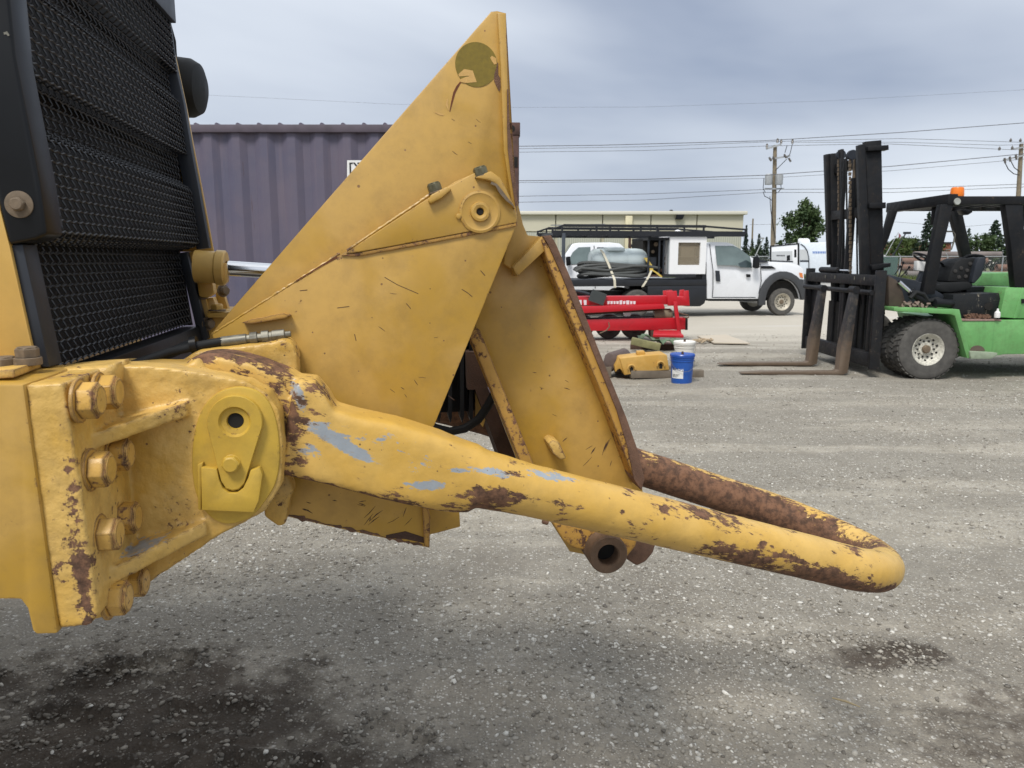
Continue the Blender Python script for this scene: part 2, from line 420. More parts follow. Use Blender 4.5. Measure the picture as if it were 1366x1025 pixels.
pk = [(268, 624), (289, 626), (292, 640), (297, 652), (305, 658), (316, 658), (324, 652), (331, 638), (334, 628), (346, 624), (350, 634), (345, 668), (338, 684), (269, 681)]
B().prism(pxl(VL-.016, *pk), ML*.018).build('keeper_pocket', M['boss'], plate_o, bevel=.0015)
B().prism(pxl(VL-.009, (263, 620), (271, 617), (269, 626), (268, 682), (264, 680)), ML*.01).build('weld_bead', M['boss'], plate_o, bevel=.002)
hexbolt('bolt', MV(309, 618, VL-.013), -ML, .027, .013, M['boss'], plate_o, washer=.002, wr=1.15, ph=.05, wmat=M['boss'])

# --- push bail : swept forging + tube, U shaped
VN, VC = 1.46, 1.85
A0 = MV(640, 638, VN); B0 = MV(900, 696, VN); av = (B0-A0).normalized(); av = Vector((av.x, av.y, av.z-.058)).normalized()
KB, S1, E1 = .15, .925, .30
def bail_path():
    pts = []
    for s in np.linspace(0, S1, 26): pts.append((A0 + av*s + ML*(KB*s), s))
    h0 = VC-VN; h1 = h0-KB*S1
    for t in np.linspace(0, pi, 33)[1:-1]:
        pts.append((A0 + av*(S1+E1*sin(t)) + ML*(h0-h1*cos(t)), S1))
    for s in np.linspace(S1, -.25, 30): pts.append((A0 + av*s + ML*(2*h0-KB*max(s, 0)), s))
    return pts
def sup(a, hw, hh, e):
    c, s_ = cos(a), sin(a); return (hw*abs(c)**(2/e)*(1 if c >= 0 else -1), hh*abs(s_)**(2/e)*(1 if s_ >= 0 else -1))
NS = 44
b = B()
secs = []
for x, yt, yb, hw, e, vo in ((386, 506, 627, .050, 6, -.010), (392, 500, 628, .055, 6, -.008), (412, 503, 631, .058, 8, 0), (428, 521, 634, .060, 8, 0), (440, 540, 637, .060, 8, 0), (470, 548, 645, .060, 7, 0), (520, 558, 659, .059, 6, 0), (580, 576, 674, .058, 4.2, 0), (612, 588, 681, .057, 2.6, 0), (630, 593, 682, .057, 2.3, 0)):
    V = VN+vo; pt = MV(x, yt, V); pb = MV(x, yb, V); secs.append(((pt+pb)/2, hw, (pt-pb).length/2, e))
for p, s in bail_path():
    r = .0545 + .006*max(0, 1-s/.10) if s < .10 else .0545
    secs.append((p, r, r, 2.0))
pts = [q[0] for q in secs]; vs = []
for i, (p, hw, hh, e) in enumerate(secs):
    t = (pts[min(i+1, len(pts)-1)] - pts[max(i-1, 0)]).normalized() if i > 9 else (MF*1 - Z*.20).normalized()
    up = (Z - t*t.z).normalized(); sd_ = t.cross(up).normalized()
    for j in range(NS):
        cx, cy = sup(2*pi*j/NS, hw, hh, e); vs.append(p + sd_*cx + up*cy)
m_ = len(secs)
fs = [(i*NS+j, i*NS+(j+1) % NS, (i+1)*NS+(j+1) % NS, (i+1)*NS+j) for i in range(m_-1) for j in range(NS)] + [tuple(range(NS))[::-1], tuple((m_-1)*NS+j for j in range(NS))]
b.add(vs, fs)
# hinge eye disc behind the bracket
eye = [(236, 500), (248, 482), (268, 472), (300, 471), (330, 478), (362, 489), (395, 502), (408, 520), (400, 600), (385, 632), (352, 640), (300, 640), (250, 560)]
b.prism(pxl(1.425, *chaikin(eye)), ML*.075)
b.prism(pxl(1.416, (262, 486), (290, 478), (330, 486), (372, 502), (390, 540), (384, 606), (300, 600)), ML*.03)
# far end eye
fe = secs[-1][0]
b.cyl(fe-ML*.05, fe+ML*.05, .11, n=28)
P = lambda x, y, V=VN: np.array(MV(x, y, V))
def pxof(co):
    d = co - np.array(CAMP); z = d @ np.array(AF); return 683+1000*d[:, 0]/z, 512.5-1000*(d @ np.array(AU))/z
pl_n = np.array(av.cross(ML)); pl_n = pl_n*(1 if pl_n[2] > 0 else -1)
def bail_wear(co, no):
    u = co @ np.array(MF); v = co @ np.array(ML); r = np.zeros(len(co)); x0 = A0.dot(MF)
    s = (co-np.array(A0)) @ np.array(av)
    near = v < VC-.12
    under = np.clip(-(no @ pl_n)-.15, 0, 1)
    r += np.where(s > .1, .50*under*np.clip((s-.25)/.5, 0, 1.15), 0)
    r += np.where(near & (s > .38) & (s < .62), .24*np.clip((no @ pl_n)-.1, 0, 1), 0)
    # inner faces and the far arm are rubbed to bare rust
    inner = np.where(near, no @ np.array(ML), -(no @ np.array(ML)))
    top = np.clip(no @ pl_n, 0, 1)
    r += np.where(~near & (s > -.3), .95 - .62*top**2, 0)*np.clip(1.6-np.clip(s-.9, 0, 1)*3.6, 0.1, 1)
    # knuckle
    kn = np.clip((x0-.30-u)/.03, 0, 1); eyeb = np.clip((x0-.352-u)/.02, 0, 1)
    r += eyeb*.475*np.clip(.5+.5*np.clip(no[:, 2], 0, 1), 0, 1)
    r += kn*.085
    # ragged lower weld seam of forging
    wz = np.clip(-(no[:, 2])-.1, 0, 1); r += .52*wz*np.clip((x0+.10-u)/.05, 0, 1)
    seam = np.exp(-(((co-np.array(MV(690, 655, 1.40))) @ np.array([.965, .155, -.24]))/.07)**2)*np.exp(-((no[:, 2]+.25)/.16)**2); r += np.where(near, .22*seam, 0)
    x, y = pxof(co); bl = np.zeros(len(co))
    for cx, cy, sx, sy, an, k_ in ((1130, 775, 80, 13, 14, .75), (1070, 750, 45, 7, 18, .5), (985, 738, 45, 9, 15, .42), (945, 690, 46, 8, 25, .42), (838, 655, 14, 9, 0, .42), (1135, 733, 16, 7, 20, .5), (700, 662, 55, 5, 12, .5), (648, 660, 34, 7, 10, .5), (832, 685, 5, 14, -20, .42), (884, 680, 8, 6, 0, .5), (1010, 735, 6, 22, 35, .42), (680, 632, 36, 4, 12, .34), (700, 650, 20, 5, 30, .3), (428, 520, 18, 9, 40, .34), (404, 614, 12, 10, 0, .36), (392, 560, 5, 40, 0, .3), (1170, 720, 30, 8, 40, .3)):
        a = radians(an); dx, dy = x-cx, y-cy; p = dx*cos(a)+dy*sin(a); q = -dx*sin(a)+dy*cos(a)
        bl = np.maximum(bl, k_*.88*np.exp(-((p/sx)**2+(q/sy)**2)*.8))
    return r + np.where(near | (s > .8), bl, 0)
def bail_primer(co, no):
    x, y = pxof(co); v = co @ np.array(ML); r = np.zeros(len(co)); f = (v < 1.48)
    for cx, cy, sx, sy, an, k_ in ((440, 580, 40, 9, 28, .75), (470, 600, 34, 9, 25, .75), (570, 648, 26, 7, 4, .8), (655, 630, 36, 6, 8, .62), (730, 634, 44, 9, 8, .5), (490, 585, 60, 24, 10, .36), (560, 620, 30, 20, 10, .36), (398, 530, 9, 26, -20, .7), (425, 570, 22, 9, 0, .6), (410, 605, 22, 14, 0, .55), (610, 628, 12, 3, 0, .7)):
        a = radians(an); dx, dy = x-cx, y-cy; p = dx*cos(a)+dy*sin(a); q = -dx*sin(a)+dy*cos(a)
        r = np.maximum(r, k_*1.12*np.exp(-((p/sx)**2+(q/sy)**2)*.6))
    return np.where(f, r, 0)
bail = remeshed(b, 'push_bail', M['bail'], T, .0046, 2, .0008, 22, {'wear': bail_wear, 'primer': bail_primer})
B().cyl(MV(424, 519, 1.46), MV(433, 516, 1.46), .004, n=10).build('grease_nipple', M['washer'], bail)
# crossing pin and lower lug behind
B().prism(pxl(1.50, (352, 640), (384, 632), (392, 655), (386, 668), (381, 700), (372, 704), (352, 690)), ML*.05).build('lower_lug', M['cast'], T, bevel=.008, seg=3)

# --- push block: side plates, transverse plate, bolted boss plate
VA, VB = 1.60, 1.565
outer = [(283, 447), (372, 391), (460, 337), (520, 300), (575, 264), (606, 243), (640, 228), (668, 240), (690, 290), (688, 303), (577, 573), (567, 640), (567, 672), (572, 731), (540, 724), (450, 705), (355, 683), (330, 600)]
sp_ = B().prism(pxl(VB, *outer), ML*.030).build('side_plate', M['plate'], T, bevel=.0015)
inner_ = [(281, 446), (310, 412), (655, 16), (663, 15), (675, 18), (676, 60), (679, 180), (690, 285), (600, 420), (420, 470)]
ip = B().prism(pxl(VA, *inner_), ML*.020).build('triangle_plate', M['plate'], T, bevel=.0015)
# raised welded strip along the fold
fold = [(460, 338), (470, 335), (520, 326), (600, 311), (690, 290), (690, 301), (640, 309), (560, 321), (490, 336), (466, 341)]
B().prism(pxl(VB-.006, (575, 262), (640, 227), (668, 239), (690, 288), (689, 297), (600, 314), (520, 329), (470, 338), (461, 338), (490, 318)), ML*.008).build('boss_plate', M['plate'], sp_, bevel=.002)
B().prism(pxl(VB-.004, (455, 341), (475, 338), (560, 322), (640, 307), (690, 296), (690, 302), (640, 312), (560, 327), (478, 342)), ML*.006).build('weld_seam', M['rustyplate'], sp_, bevel=.001)
c = MV(640, 283, VB-.006); r0 = 1.56/1000
bb_ = B(); bb_.lathe(c, -ML, [(27*r0, 0), (27*r0, .003), (24*r0, .0045), (22*r0, .003), (13*r0, .003), (12*r0, .010), (9*r0, .011), (5.2*r0, .009), (4.2*r0, .001), (0, .001)], 40)
bo = bb_.build('pin_boss', M['plate'], sp_)
B().lathe(c, -ML, [(3.6*r0, 0), (4.0*r0, .0062), (0, .0062)], 16).build('bore_shade', M['hole'], bo)
B().cyl(MV(612, 289, VB-.006), MV(612, 289, VB-.006)-ML*.005, .006, n=12).build('weld_tack', M['plate'], sp_, bevel=.0015)
# olive disc on the triangle, rust scratches
cd = MV(635.5, 86.5, VA-.0002)
dm = B().cyl(cd, cd-ML*.0008, 27*VA/1000, n=48).build('painted_disc', M['olive'], ip)
def splinter(pts, w, name, mat, V, parent, th=.0006):
    p = [MV(x, y, V) for x, y in pts]; L_, R_ = [], []
    for i, q in enumerate(p):
        t = (p[min(i+1, len(p)-1)] - p[max(i-1, 0)]).normalized(); n_ = t.cross(ML).normalized()
        ww = (w[i] if isinstance(w, (list, tuple)) else w)*V/1000*.5*random.uniform(.8, 1.2)
        L_.append(q+n_*ww); R_.append(q-n_*ww)
    return B().prism([*L_, *R_[::-1]], -ML*th).build(name, mat, parent, smooth=0)
splinter([(617, 106), (610, 116), (606, 124), (603, 136), (600, 149)], [1, 3, 3.5, 2.5, 1], 'rust_scratch', M['scratch'], VA, ip)
splinter([(597, 132), (596, 140), (598, 147)], [1, 3, 1], 'rust_scratch', M['filler'], VA, ip)
splinter([(580, 150), (588, 153), (592, 154)], [1, 2, 1], 'rust_scratch', M['filler'], VA, ip)
splinter([(612, 101), (620, 97), (628, 98), (631, 106), (622, 107), (614, 108)], [3, 7, 10, 10, 8, 4], 'paint_run', M['filler'], VA-.0008, ip)
splinter([(655, 76), (659, 80), (661, 86)], [4, 7, 3], 'paint_run', M['filler'], VA-.0008, ip)
splinter([(664, 84), (662, 100), (664, 108), (666, 122)], [1, 5, 9, 1], 'rust_scratch', M['rust'], VA-.0006, ip)
for s in (((513, 370), (530, 380), (558, 392)), ((616, 386), (624, 391), (630, 396)), ((400, 388), (410, 387)), ((450, 411), (466, 409)), ((473, 446), (475, 455)), ((598, 528), (606, 534)), ((641, 361), (647, 368)), ((542, 405), (548, 412))):
    splinter(s, [.8]*len(s), 'fine_scratch', M['rustdark'], VB, sp_, .0004)
splinter(((560, 268), (520, 296), (470, 330)), [1.2, 1.6, 1.2], 'fine_scratch', M['rustdark'], VB, sp_, .0004)
splinter(((395, 375), (430, 354), (450, 343)), [1.2, 2.2, 2.0], 'rust_scratch', M['scratch'], VB-.0003, sp_, .0006)
# right edge strips (outer edge bar of the triangle) and transverse plate to the far triangle
B().prism(pxl(VA-.012, (664, 17), (675, 18), (677, 100), (680, 190), (690, 287), (686, 290), (672, 200), (668, 90)), ML*.02).build('edge_bar', M['plate'], T, bevel=.002)
e0 = pxl(VA, (675, 19), (679, 180), (690, 289)); ue = [uw(q) for q in e0]
B().prism([P3(ue[0][0], VA, ue[0][1]), P3(ue[2][0], VA, ue[2][1]), P3(ue[2][0]-.02, VA, ue[2][1]), P3(ue[0][0]-.02, VA, ue[0][1])], ML*.5).build('front_plate', M['rustyplate'], T, bevel=.001)
splinter(((677, 120), (678, 170), (680, 200), (684, 240), (689, 275)), [2, 3, 5, 4, 3], 'rust_edge', M['rust'], VA-.014, T, .004)
B().prism(pxl(VA+.50, *inner_[:9]), ML*.02).build('far_triangle_plate', M['plate'], T)
B().prism(pxl(VA+.50, *outer[:9]), ML*.0).v
fo = [P3(uw(q)[0], 2.12, q.z) for q in pxl(VB, *outer)]
B().prism(fo, ML*.02).build('far_side_plate', M['plate'], T, bevel=.001)
# bolts and small lug plates on the upper edge
upv = (MV(575, 240, VB)-MV(583, 262, VB)).normalized(); upv = (Z*.97 + MF*-.02+ML*-.02).normalized()
tx = (MF*.95 + Z*.30).normalized(); nx_ = tx.cross(ML).normalized(); nx_ = nx_ if nx_.z > 0 else -nx_
B().prism(pxl(VB-.02, (571, 268), (575, 260), (596, 249), (603, 252), (590, 264), (574, 272)), ML*.05).build('bolt_pad', M['plate'], T, bevel=.003)
hexbolt('bolt', MV(582, 258, VB+.002), nx_, .026, .017, M['bolthead'], T, washer=.004, wr=1.25)
B().prism(pxl(VB-.02, (634, 237), (655, 228), (668, 238), (680, 262), (688, 280), (672, 262), (660, 244), (650, 240)), ML*.045).build('folded_lug', M['plate'], T, bevel=.003)
splinter(((655, 244), (662, 247), (668, 256), (676, 266), (686, 276)), [4, 3, 5, 4, 1], 'chipped_edge', M['washer'], VB-.0205, T, .001)
hexbolt('bolt', MV(643, 236, VB-.004), nx_, .026, .017, M['bolthead'], T, washer=.003, wr=1.2)
# torn weld shelf low on the plate
b = B(); top = [(322, 431), (336, 426), (350, 424), (362, 421), (378, 418), (387, 421), (380, 425), (366, 427), (350, 430), (335, 432)]
b.prism(pxl(VB-.022, *top), ML*.024); b.build('torn_weld_shelf', M['rustyplate'], T, bevel=.001)
# --- cushion push plate assembly
VP = 1.72
web_ = [(640, 402), (660, 330), (700, 318), (728, 330), (856, 640), (858, 664), (838, 738), (790, 742), (760, 736), (735, 697), (700, 640), (630, 460)]
cw = B().prism(pxl(VP, *web_), ML*.02).build('push_frame_web', M['plate'], T, bevel=.001)
B().prism(pxl(1.655, (722, 320), (729, 316), (748, 352), (826, 545), (858, 636), (846, 640), (812, 548), (733, 356)), ML*.09).build('front_flange', M['rustyplate'], T, bevel=.0015)
B().prism(pxl(1.65, (724, 315), (735, 314), (742, 326), (760, 368), (800, 470), (836, 558), (852, 604), (860, 640), (856, 655), (846, 640), (838, 600), (823, 548), (788, 462), (748, 364), (731, 326)), ML*.46).build('push_plate', M['rust'], T, bevel=.0015)
B().prism(pxl(1.672, (628, 453), (640, 440), (720, 640), (728, 668), (716, 672), (700, 630)), ML*.07).build('rear_flange', M['rustyplate'], T, bevel=.0015)
B().prism(pxl(1.66, (684, 357), (724, 315), (731, 320), (733, 329), (690, 369)), ML*.09).build('top_flange', M['plate'], T, bevel=.002)
B().prism(pxl(1.69, (684, 268), (690, 266), (698, 300), (704, 314), (724, 316), (716, 330), (684, 360), (672, 352)), ML*.35).build('hinge_bracket', M['plate'], T, bevel=.002)
# dark inner frame member seen through the gap
B().prism(pxl(1.95, (640, 500), (652, 520), (700, 640), (678, 640), (634, 520)), ML*.2).build('inner_rail', M['rustdark'], T)
B().prism(pxl(1.95, (622, 470), (660, 470), (668, 512), (640, 520), (624, 520)), ML*.2).build('inner_box', M['rustdark'], T)
B().prism(pxl(2.0, (634, 520), (652, 548), (644, 570), (634, 556)), ML*.03).build('inner_gusset', M['plate'], T)
B().prism(pxl(2.02, (560, 400), (636, 400), (636, 548), (560, 552)), ML*.06).build('inner_back_panel', M['core'], T)
for x in (585, 600, 616, 628):
    B().prism(pxl(1.98, (x-2, 440), (x+3, 440), (x+3, 556), (x+1, 565), (x-2, 556)), ML*.08).build('cooler_fin', M['black'], T)
B().tube([MV(x, y, 1.9) for x, y in ((560, 560), (580, 571), (600, 576), (620, 572), (638, 560), (650, 543), (660, 525), (668, 505))], .0115, 12).build('hydraulic_hose', M['rubber'], T)
B().prism(pxl(1.664, (731, 592), (737, 587), (746, 590), (756, 612), (748, 614), (738, 606)), ML*.06).build('weld_stub', M['cast'], T, bevel=.004)
# lower cushion boss pipe
pc_ = MV(812, 741, 1.62); rp = 1.62/1000
b = B(); b.lathe(pc_, ML, [(15.5*rp, .12), (15.5*rp, .004), (17*rp, 0), (27*rp, 0), (29*rp, .004), (29*rp, .46), (15.5*rp, .46)], 40, True)
pipe = b.build('pivot_pipe', plain('worn_pipe_steel', (.19, .12, .075), .75, 0, .4, 30, .6), T)
B().cyl(pc_+ML*.037, pc_+ML*.042, 15.6*rp, n=30).build('bore_shade', M['hole'], pipe)  # black disc stands in for the shade inside the pipe
b = B().prism(pxl(1.665, (735, 694), (770, 690), (856, 700), (848, 730), (838, 742), (820, 764), (800, 760), (786, 736), (765, 732), (750, 720)), ML*.05).build('pivot_cheek', M['rustyplate'], T, bevel=.006, seg=3)
B().cyl(MV(731, 697, 1.67), MV(724, 695, 1.67), .007, n=10).build('stub_pin', M['rust'], T)
b = B().prism(pxl(1.95, (820, 706), (878, 716), (872, 738), (862, 750), (850, 756), (838, 748), (826, 736)), ML*.12).build('far_pivot_ear', M['rust'], T, bevel=.008, seg=3)
B().prism(pxl(1.66, (560, 668), (612, 668), (614, 703), (592, 709), (572, 714)), ML*.04).build('lower_gusset', M['plate'], T, bevel=.0015)
B().prism(pxl(1.555, (563, 671), (568, 670), (574, 690), (573, 731), (566, 729)), ML*.05).build('lower_edge_bar', M['rustyplate'], T, bevel=.001)
# casting behind the bail eye
b = B().prism(pxl(1.50, (200, 505), (236, 486), (262, 468), (300, 464), (366, 456), (372, 452), (384, 453), (394, 464), (397, 480), (397, 540), (380, 560), (250, 560)), ML*.062)
remeshed(b, 'far_bracket_casting', M['cast'], T, .0055, 8, .0015, 25)
b = B().prism(pxl(1.40, (84, 500), (152, 487), (245, 488), (262, 478), (280, 500), (250, 520), (120, 520)), ML*.10)
b.prism(pxl(1.30, (-200, 508), (30, 508), (70, 494), (150, 487), (150, 520), (-200, 530)), ML*.10)
remeshed(b, 'frame_top_casting', M['cast'], T, .0075, 5, .001, 20)
# cover plate & bolts on the frame top at far left
B().prism([MV(-60, 510, 1.18), MV(20, 504, 1.18), MV(68, 486, 1.36), MV(-60, 490, 1.40)], Z*.012).build('cover_plate', M['cast'], T, bevel=.002)
for (x, y) in ((8, 500), (38, 487)):
    hexbolt('bolt', MV(x, y, 1.26), Z, .030, .016, M['washer'], T, washer=.012, wr=1.3)
# --- hood and grille
VG0, VG1 = 1.30, 2.44
hood = B().prism(pxl(VG0-.004, (-900, -700), (-90, -700), (0, 279), (12, 326), (48, 490), (52, 510), (-900, 510)), ML*.012).build('hood_side', M['hood'], T, bevel=.001)
fp = [(-15, -300), (0, -120), (19, 73), (52, 243), (62, 313), (48, 320), (12, 327), (0, 281), (-60, 0), (-100, -300)]
gf = B().prism(pxl(VG0-.006, *fp), ML*.065).build('grille_frame', M['black'], T, bevel=.006, seg=3)
st = B().prism([q - ML*0 for q in pxl(VG0+.0595, (-15+14, -300), (15, -120), (37, 73), (70, 243), (81, 307), (78, 311), (46, 318), (10, 60), (-12, -120))], ML*.012).build('frame_return', M['strip'], gf, bevel=.001)
B().prism(pxl(VG0+.004, (13, 327), (30, 326), (66, 490), (48, 490)), ML*.05).build('lower_frame_strip', M['strip'], gf, bevel=.002)
hb = MV(26, 273, VG0-.006)
wo = B().lathe(hb, -ML, [(.004, 0), (.0205, 0), (.0205, .003), (.004, .003)], 32, True).build('washer', M['washer'], gf, bevel=.0006)
hexbolt('bolt', hb-ML*.003, -ML, .019, .010, M['washer'], wo, ph=.2)
splinter(((5, 45), (9, 44), (12, 48)), [2, 3, 2], 'paint_nick', M['zinc'], VG0-.0065, gf, .0003)
# mesh: zigzag profile at the near edge, woven wires
prof_px = [(-6, -230), (16, -100), (-6, -96), (4, -44), (24, -24), (46, 100), (22, 96), (34, 168), (60, 186), (82, 310), (66, 320), (34, 326), (70, 498)]
prof = [uw(MV(x, y, 1.365)) for x, y in prof_px]
def along(prof, step):
    out = []
    for (u0, w0), (u1, w1) in zip(prof[:-1], prof[1:]):
        d = sqrt((u1-u0)**2+(w1-w0)**2); n = max(2, round(d/step)); nu, nw = -(w1-w0)/d, (u1-u0)/d
        for i in range(n): out.append((u0+(u1-u0)*i/n, w0+(w1-w0)*i/n, nu, nw))
    return out
STEP = .0048
pv = along(prof, STEP); nV = 68; V0m, V1m = 1.366, 2.30
Vs = np.linspace(V0m, V1m, nV)
bw = B(); AMP = .0030; RW = .0017
for j, V in enumerate(Vs):
    if j % 2: continue
    bw.tube([P3(u + nu*AMP*(1-(i % 4)/1.5)*-1, V, w + nw*AMP*(1-(i % 4)/1.5)*-1) for i, (u, w, nu, nw) in enumerate(pv)], RW*.95, 4, caps=False)
bw2 = B()
for i, (u, w, nu, nw) in enumerate(pv):
    if i % 4: continue
    bw2.tube([P3(u - nu*.0005, V, w - nw*.0005 + .0016*(1 if j % 2 else -1)) for j, V in enumerate(Vs)], RW, 4, caps=False)
bw.v and None
g1 = bw.build('grille_mesh', M['wire'], T, smooth=60)
g2 = bw2.build('cross_wires', M['wire'], g1, smooth=60); g2['kind'] = 'stuff'
# end plates of louvres and core behind
core = [(u-.040, w) for u, w in prof]
b = B(); up_, lo_ = prof[0], prof[-1]
b.prism([P3(min(p[0] for p in prof[:1])-.10, 1.362, up_[1]), P3(lo_[0]-.10, 1.362, lo_[1]), P3(lo_[0]-.16, 1.362, lo_[1]), P3(up_[0]-.16, 1.362, up_[1])], ML*.945)
b.prism([P3(u, 1.362, w) for u, w in core] + [P3(lo_[0]-.15, 1.362, lo_[1]-.02), P3(up_[0]-.15, 1.362, up_[1])], ML*.945)
b.build('radiator_core', M['core'], T, smooth=0)
B().prism([P3(up_[0]-.14, 1.36, up_[1]-.004), P3(up_[0]+.012, 1.36, up_[1]-.004), P3(up_[0]+.012, 1.36, up_[1]+.06), P3(up_[0]-.14, 1.36, up_[1]+.06)], ML*.96).build('grille_top_bar', M['strip'], T, bevel=.003)
endp = [P3(u, 2.303, w) for u, w in prof] + [P3(lo_[0]-.12, 2.303, lo_[1]), P3(up_[0]-.12, 2.303, up_[1])]
B().prism(endp, ML*.01).build('far_grille_cheek', M['black'], T)
endn = [P3(u-.004, 1.352, w) for u, w in prof] + [P3(lo_[0]-.12, 1.352, lo_[1]), P3(up_[0]-.12, 1.352, up_[1])]
B().prism(endn, ML*.008).build('near_grille_cheek', M['black'], T)
B().prism(pxl(2.305, (192, -100), (214, 0), (221, 29), (234, 88), (245, 138), (256, 205), (265, 252), (279, 331), (262, 333), (236, 205), (203, 60), (170, -100)), ML*.03).build('far_grille_frame', M['strip'], T, bevel=.002)
B().prism(pxl(2.305, (238, 338), (249, 336), (278, 452), (266, 458)), ML*.03).build('far_lower_frame', M['strip'], T, bevel=.002)
B().prism(pxl(2.35, (150, -200), (190, -200), (216, 0), (236, 84), (248, 140), (260, 205), (269, 250), (285, 336), (268, 336), (150, 336)), ML*.01).build('far_hood_edge', M['hood'], T, bevel=.001)
B().prism(pxl(2.34, (247, 337), (262, 335), (275, 400), (286, 446), (272, 458)), ML*.03).build('far_lower_cheek', M['hood'], T, bevel=.003)
B().tube([MV(218, 18, 2.47), MV(225, 30, 2.47), MV(232, 55, 2.47), MV(234, 85, 2.47)], .006, 8).build('cable', M['rubber'], T)
lo2, up2 = P3(lo_[0]-.02, 1.362, lo_[1]-.005), P3(0, 0, 0)
B().prism([P3(lo_[0]-.03, 1.36, lo_[1]-.004), P3(lo_[0]+.02, 1.36, lo_[1]-.004), P3(lo_[0]+.03, 1.36, lo_[1]-.07), P3(lo_[0]-.03, 1.36, lo_[1]-.07)], ML*.96).build('grille_sill', M['black'], T, bevel=.003)
# unseen rest of the machine, added off-frame to occlude the ground at left
ux = lo_[0]-.17
B().box(P3(ux-1.2, 1.87, 1.95), (2.4, 1.10, 1.5), (MF, ML, Z)).build('unseen_engine_body', M['hood'], T, bevel=.02)
B().box(P3(ux-2.0, 1.87, 1.10), (2.6, 1.30, .45), (MF, ML, Z)).build('unseen_main_frame', M['cast'], T, bevel=.02)
for V in (1.35, 3.0):
    w = B(); c = P3(-3.75, V, .86)
    w.lathe(c, ML, [(.35, -.28), (.62, -.30), (.80, -.26), (.86, -.16), (.86, .16), (.80, .26), (.62, .30), (.35, .28)], 56, True)
    wh = w.build('unseen_drive_wheel', M['tyre'], T)
    B().lathe(c, ML, [(0, -.12), (.34, -.14), (.37, -.26), (.37, .26), (.34, .14), (0, .12)], 40).build('rim', M['hood'], wh)
# work lamp at far side: rounded rubber housing
lc = MV(252, 116, 2.56)
prof_l = [(0, -.10), (.062, -.10), (.074, -.085), (.082, -.05), (.084, -.02), (.080, -.012), (.084, -.004), (.082, .03), (.070, .052), (.045, .062), (0, .066)]
lamp = B().lathe(MV(240, 117, 2.52), (MF - ML*.1 - Z*.06).normalized(), [(r*1.03, h*1.05+.005) for r, h in prof_l], 40).build('lamp_housing', M['rubber'], T)
# lift cylinder, rod
a1 = MV(255, 355, 2.25); ax_ = (MV(303, 358, 2.25)-a1).normalized(); s2 = 2.25/1000
cylb = B().lathe(a1, ax_, [(0, .012), (20*s2, .012), (20*s2, .066), (22*s2, .070), (22*s2, .090), (20*s2, .094), (9*s2, .094), (9*s2, .08)], 36).build('lift_cylinder', M['hood'], T)
B().cyl(a1+ax_*.1, a1+ax_*.45, 9.5*s2, n=28).build('rod', M['chrome'], cylb)
B().prism(pxl(2.22, (295, 352), (302, 351), (303, 376), (298, 381), (294, 374)), ML*.03).build('retainer_clip', M['hood'], cylb, bevel=.002)
B().prism(pxl(2.30, (262, 372), (283, 372), (286, 392), (276, 398), (265, 396)), ML*.04).build('cylinder_foot', M['hood'], T, bevel=.006)
B().prism(pxl(2.50, (286, 378), (294, 378), (306, 418), (290, 418)), ML*.03).build('support_leg', M['hood'], T, bevel=.002)
B().prism(pxl(2.35, (268, 398), (284, 397), (290, 412), (288, 452), (272, 456)), ML*.04).build('support_bracket', M['hood'], T, bevel=.002)
B().prism(pxl(2.3, (276, 418), (312, 416), (300, 424), (277, 424)), ML*.30).build('support_shelf', M['hood'], T, bevel=.002)
B().prism(pxl(2.33, (277, 424), (300, 424), (310, 470), (276, 470)), ML*.02).build('support_web', M['hood'], T)
hexbolt('bolt', MV(271, 391, 2.34), MF*.7-ML*.7, .026, .016, M['washer'], T, washer=.004)
hexbolt('bolt', MV(277, 432, 2.32), MF*.7-ML*.7, .026, .016, M['washer'], T, washer=.004)
hexbolt('bolt', MV(297, 388, 2.48), MF*.7-ML*.7, .026, .016, M['washer'], T, washer=.004)
hexbolt('bolt', MV(290, 415, 2.32), Z, .032, .016, M['hood'], T, washer=.004)
# hydraulic hose with crimped fitting
B().tube([MV(x, y, V) for x, y, V in ((120, 512, 1.40), (180, 486, 1.46), (225, 470, 1.50), (262, 462, 1.52), (300, 455, 1.53))], .0088, 12).build('hose', M['rubber'], T)
B().tube([MV(x, y, V) for x, y, V in ((110, 506, 1.45), (170, 494, 1.55), (230, 470, 1.62), (258, 458, 1.66))], .011, 12).build('hose', M['rubber'], T)
B().lathe(MV(259, 460, 1.52), (MV(300, 455, 1.52)-MV(262, 461, 1.52)), [(.006, -.006), (.016, -.006), (.016, .006), (.006, .006)], 24, True).build('hose_clamp', M['black'], T)
f0, f1 = MV(297, 456, 1.53), MV(384, 446, 1.53); fd = (f1-f0).normalized()
fit = B().lathe(f0, fd, [(0, -.002), (.010, -.002), (.0105, .045), (.0085, .047), (.0085, .052), (.012, .053), (.012, .066), (.008, .067), (.008, .074), (.0125, .075), (.0125, .088), (.009, .089), (.009, .094), (.011, .095), (.011, .118), (.006, .120), (.006, .130), (0, .131)], 12).build('hose_fitting', M['zinc'], T)
B().cyl(MV(358, 452, 1.53), MV(358, 466, 1.53), .010, n=6).build('elbow', M['washer'], T)

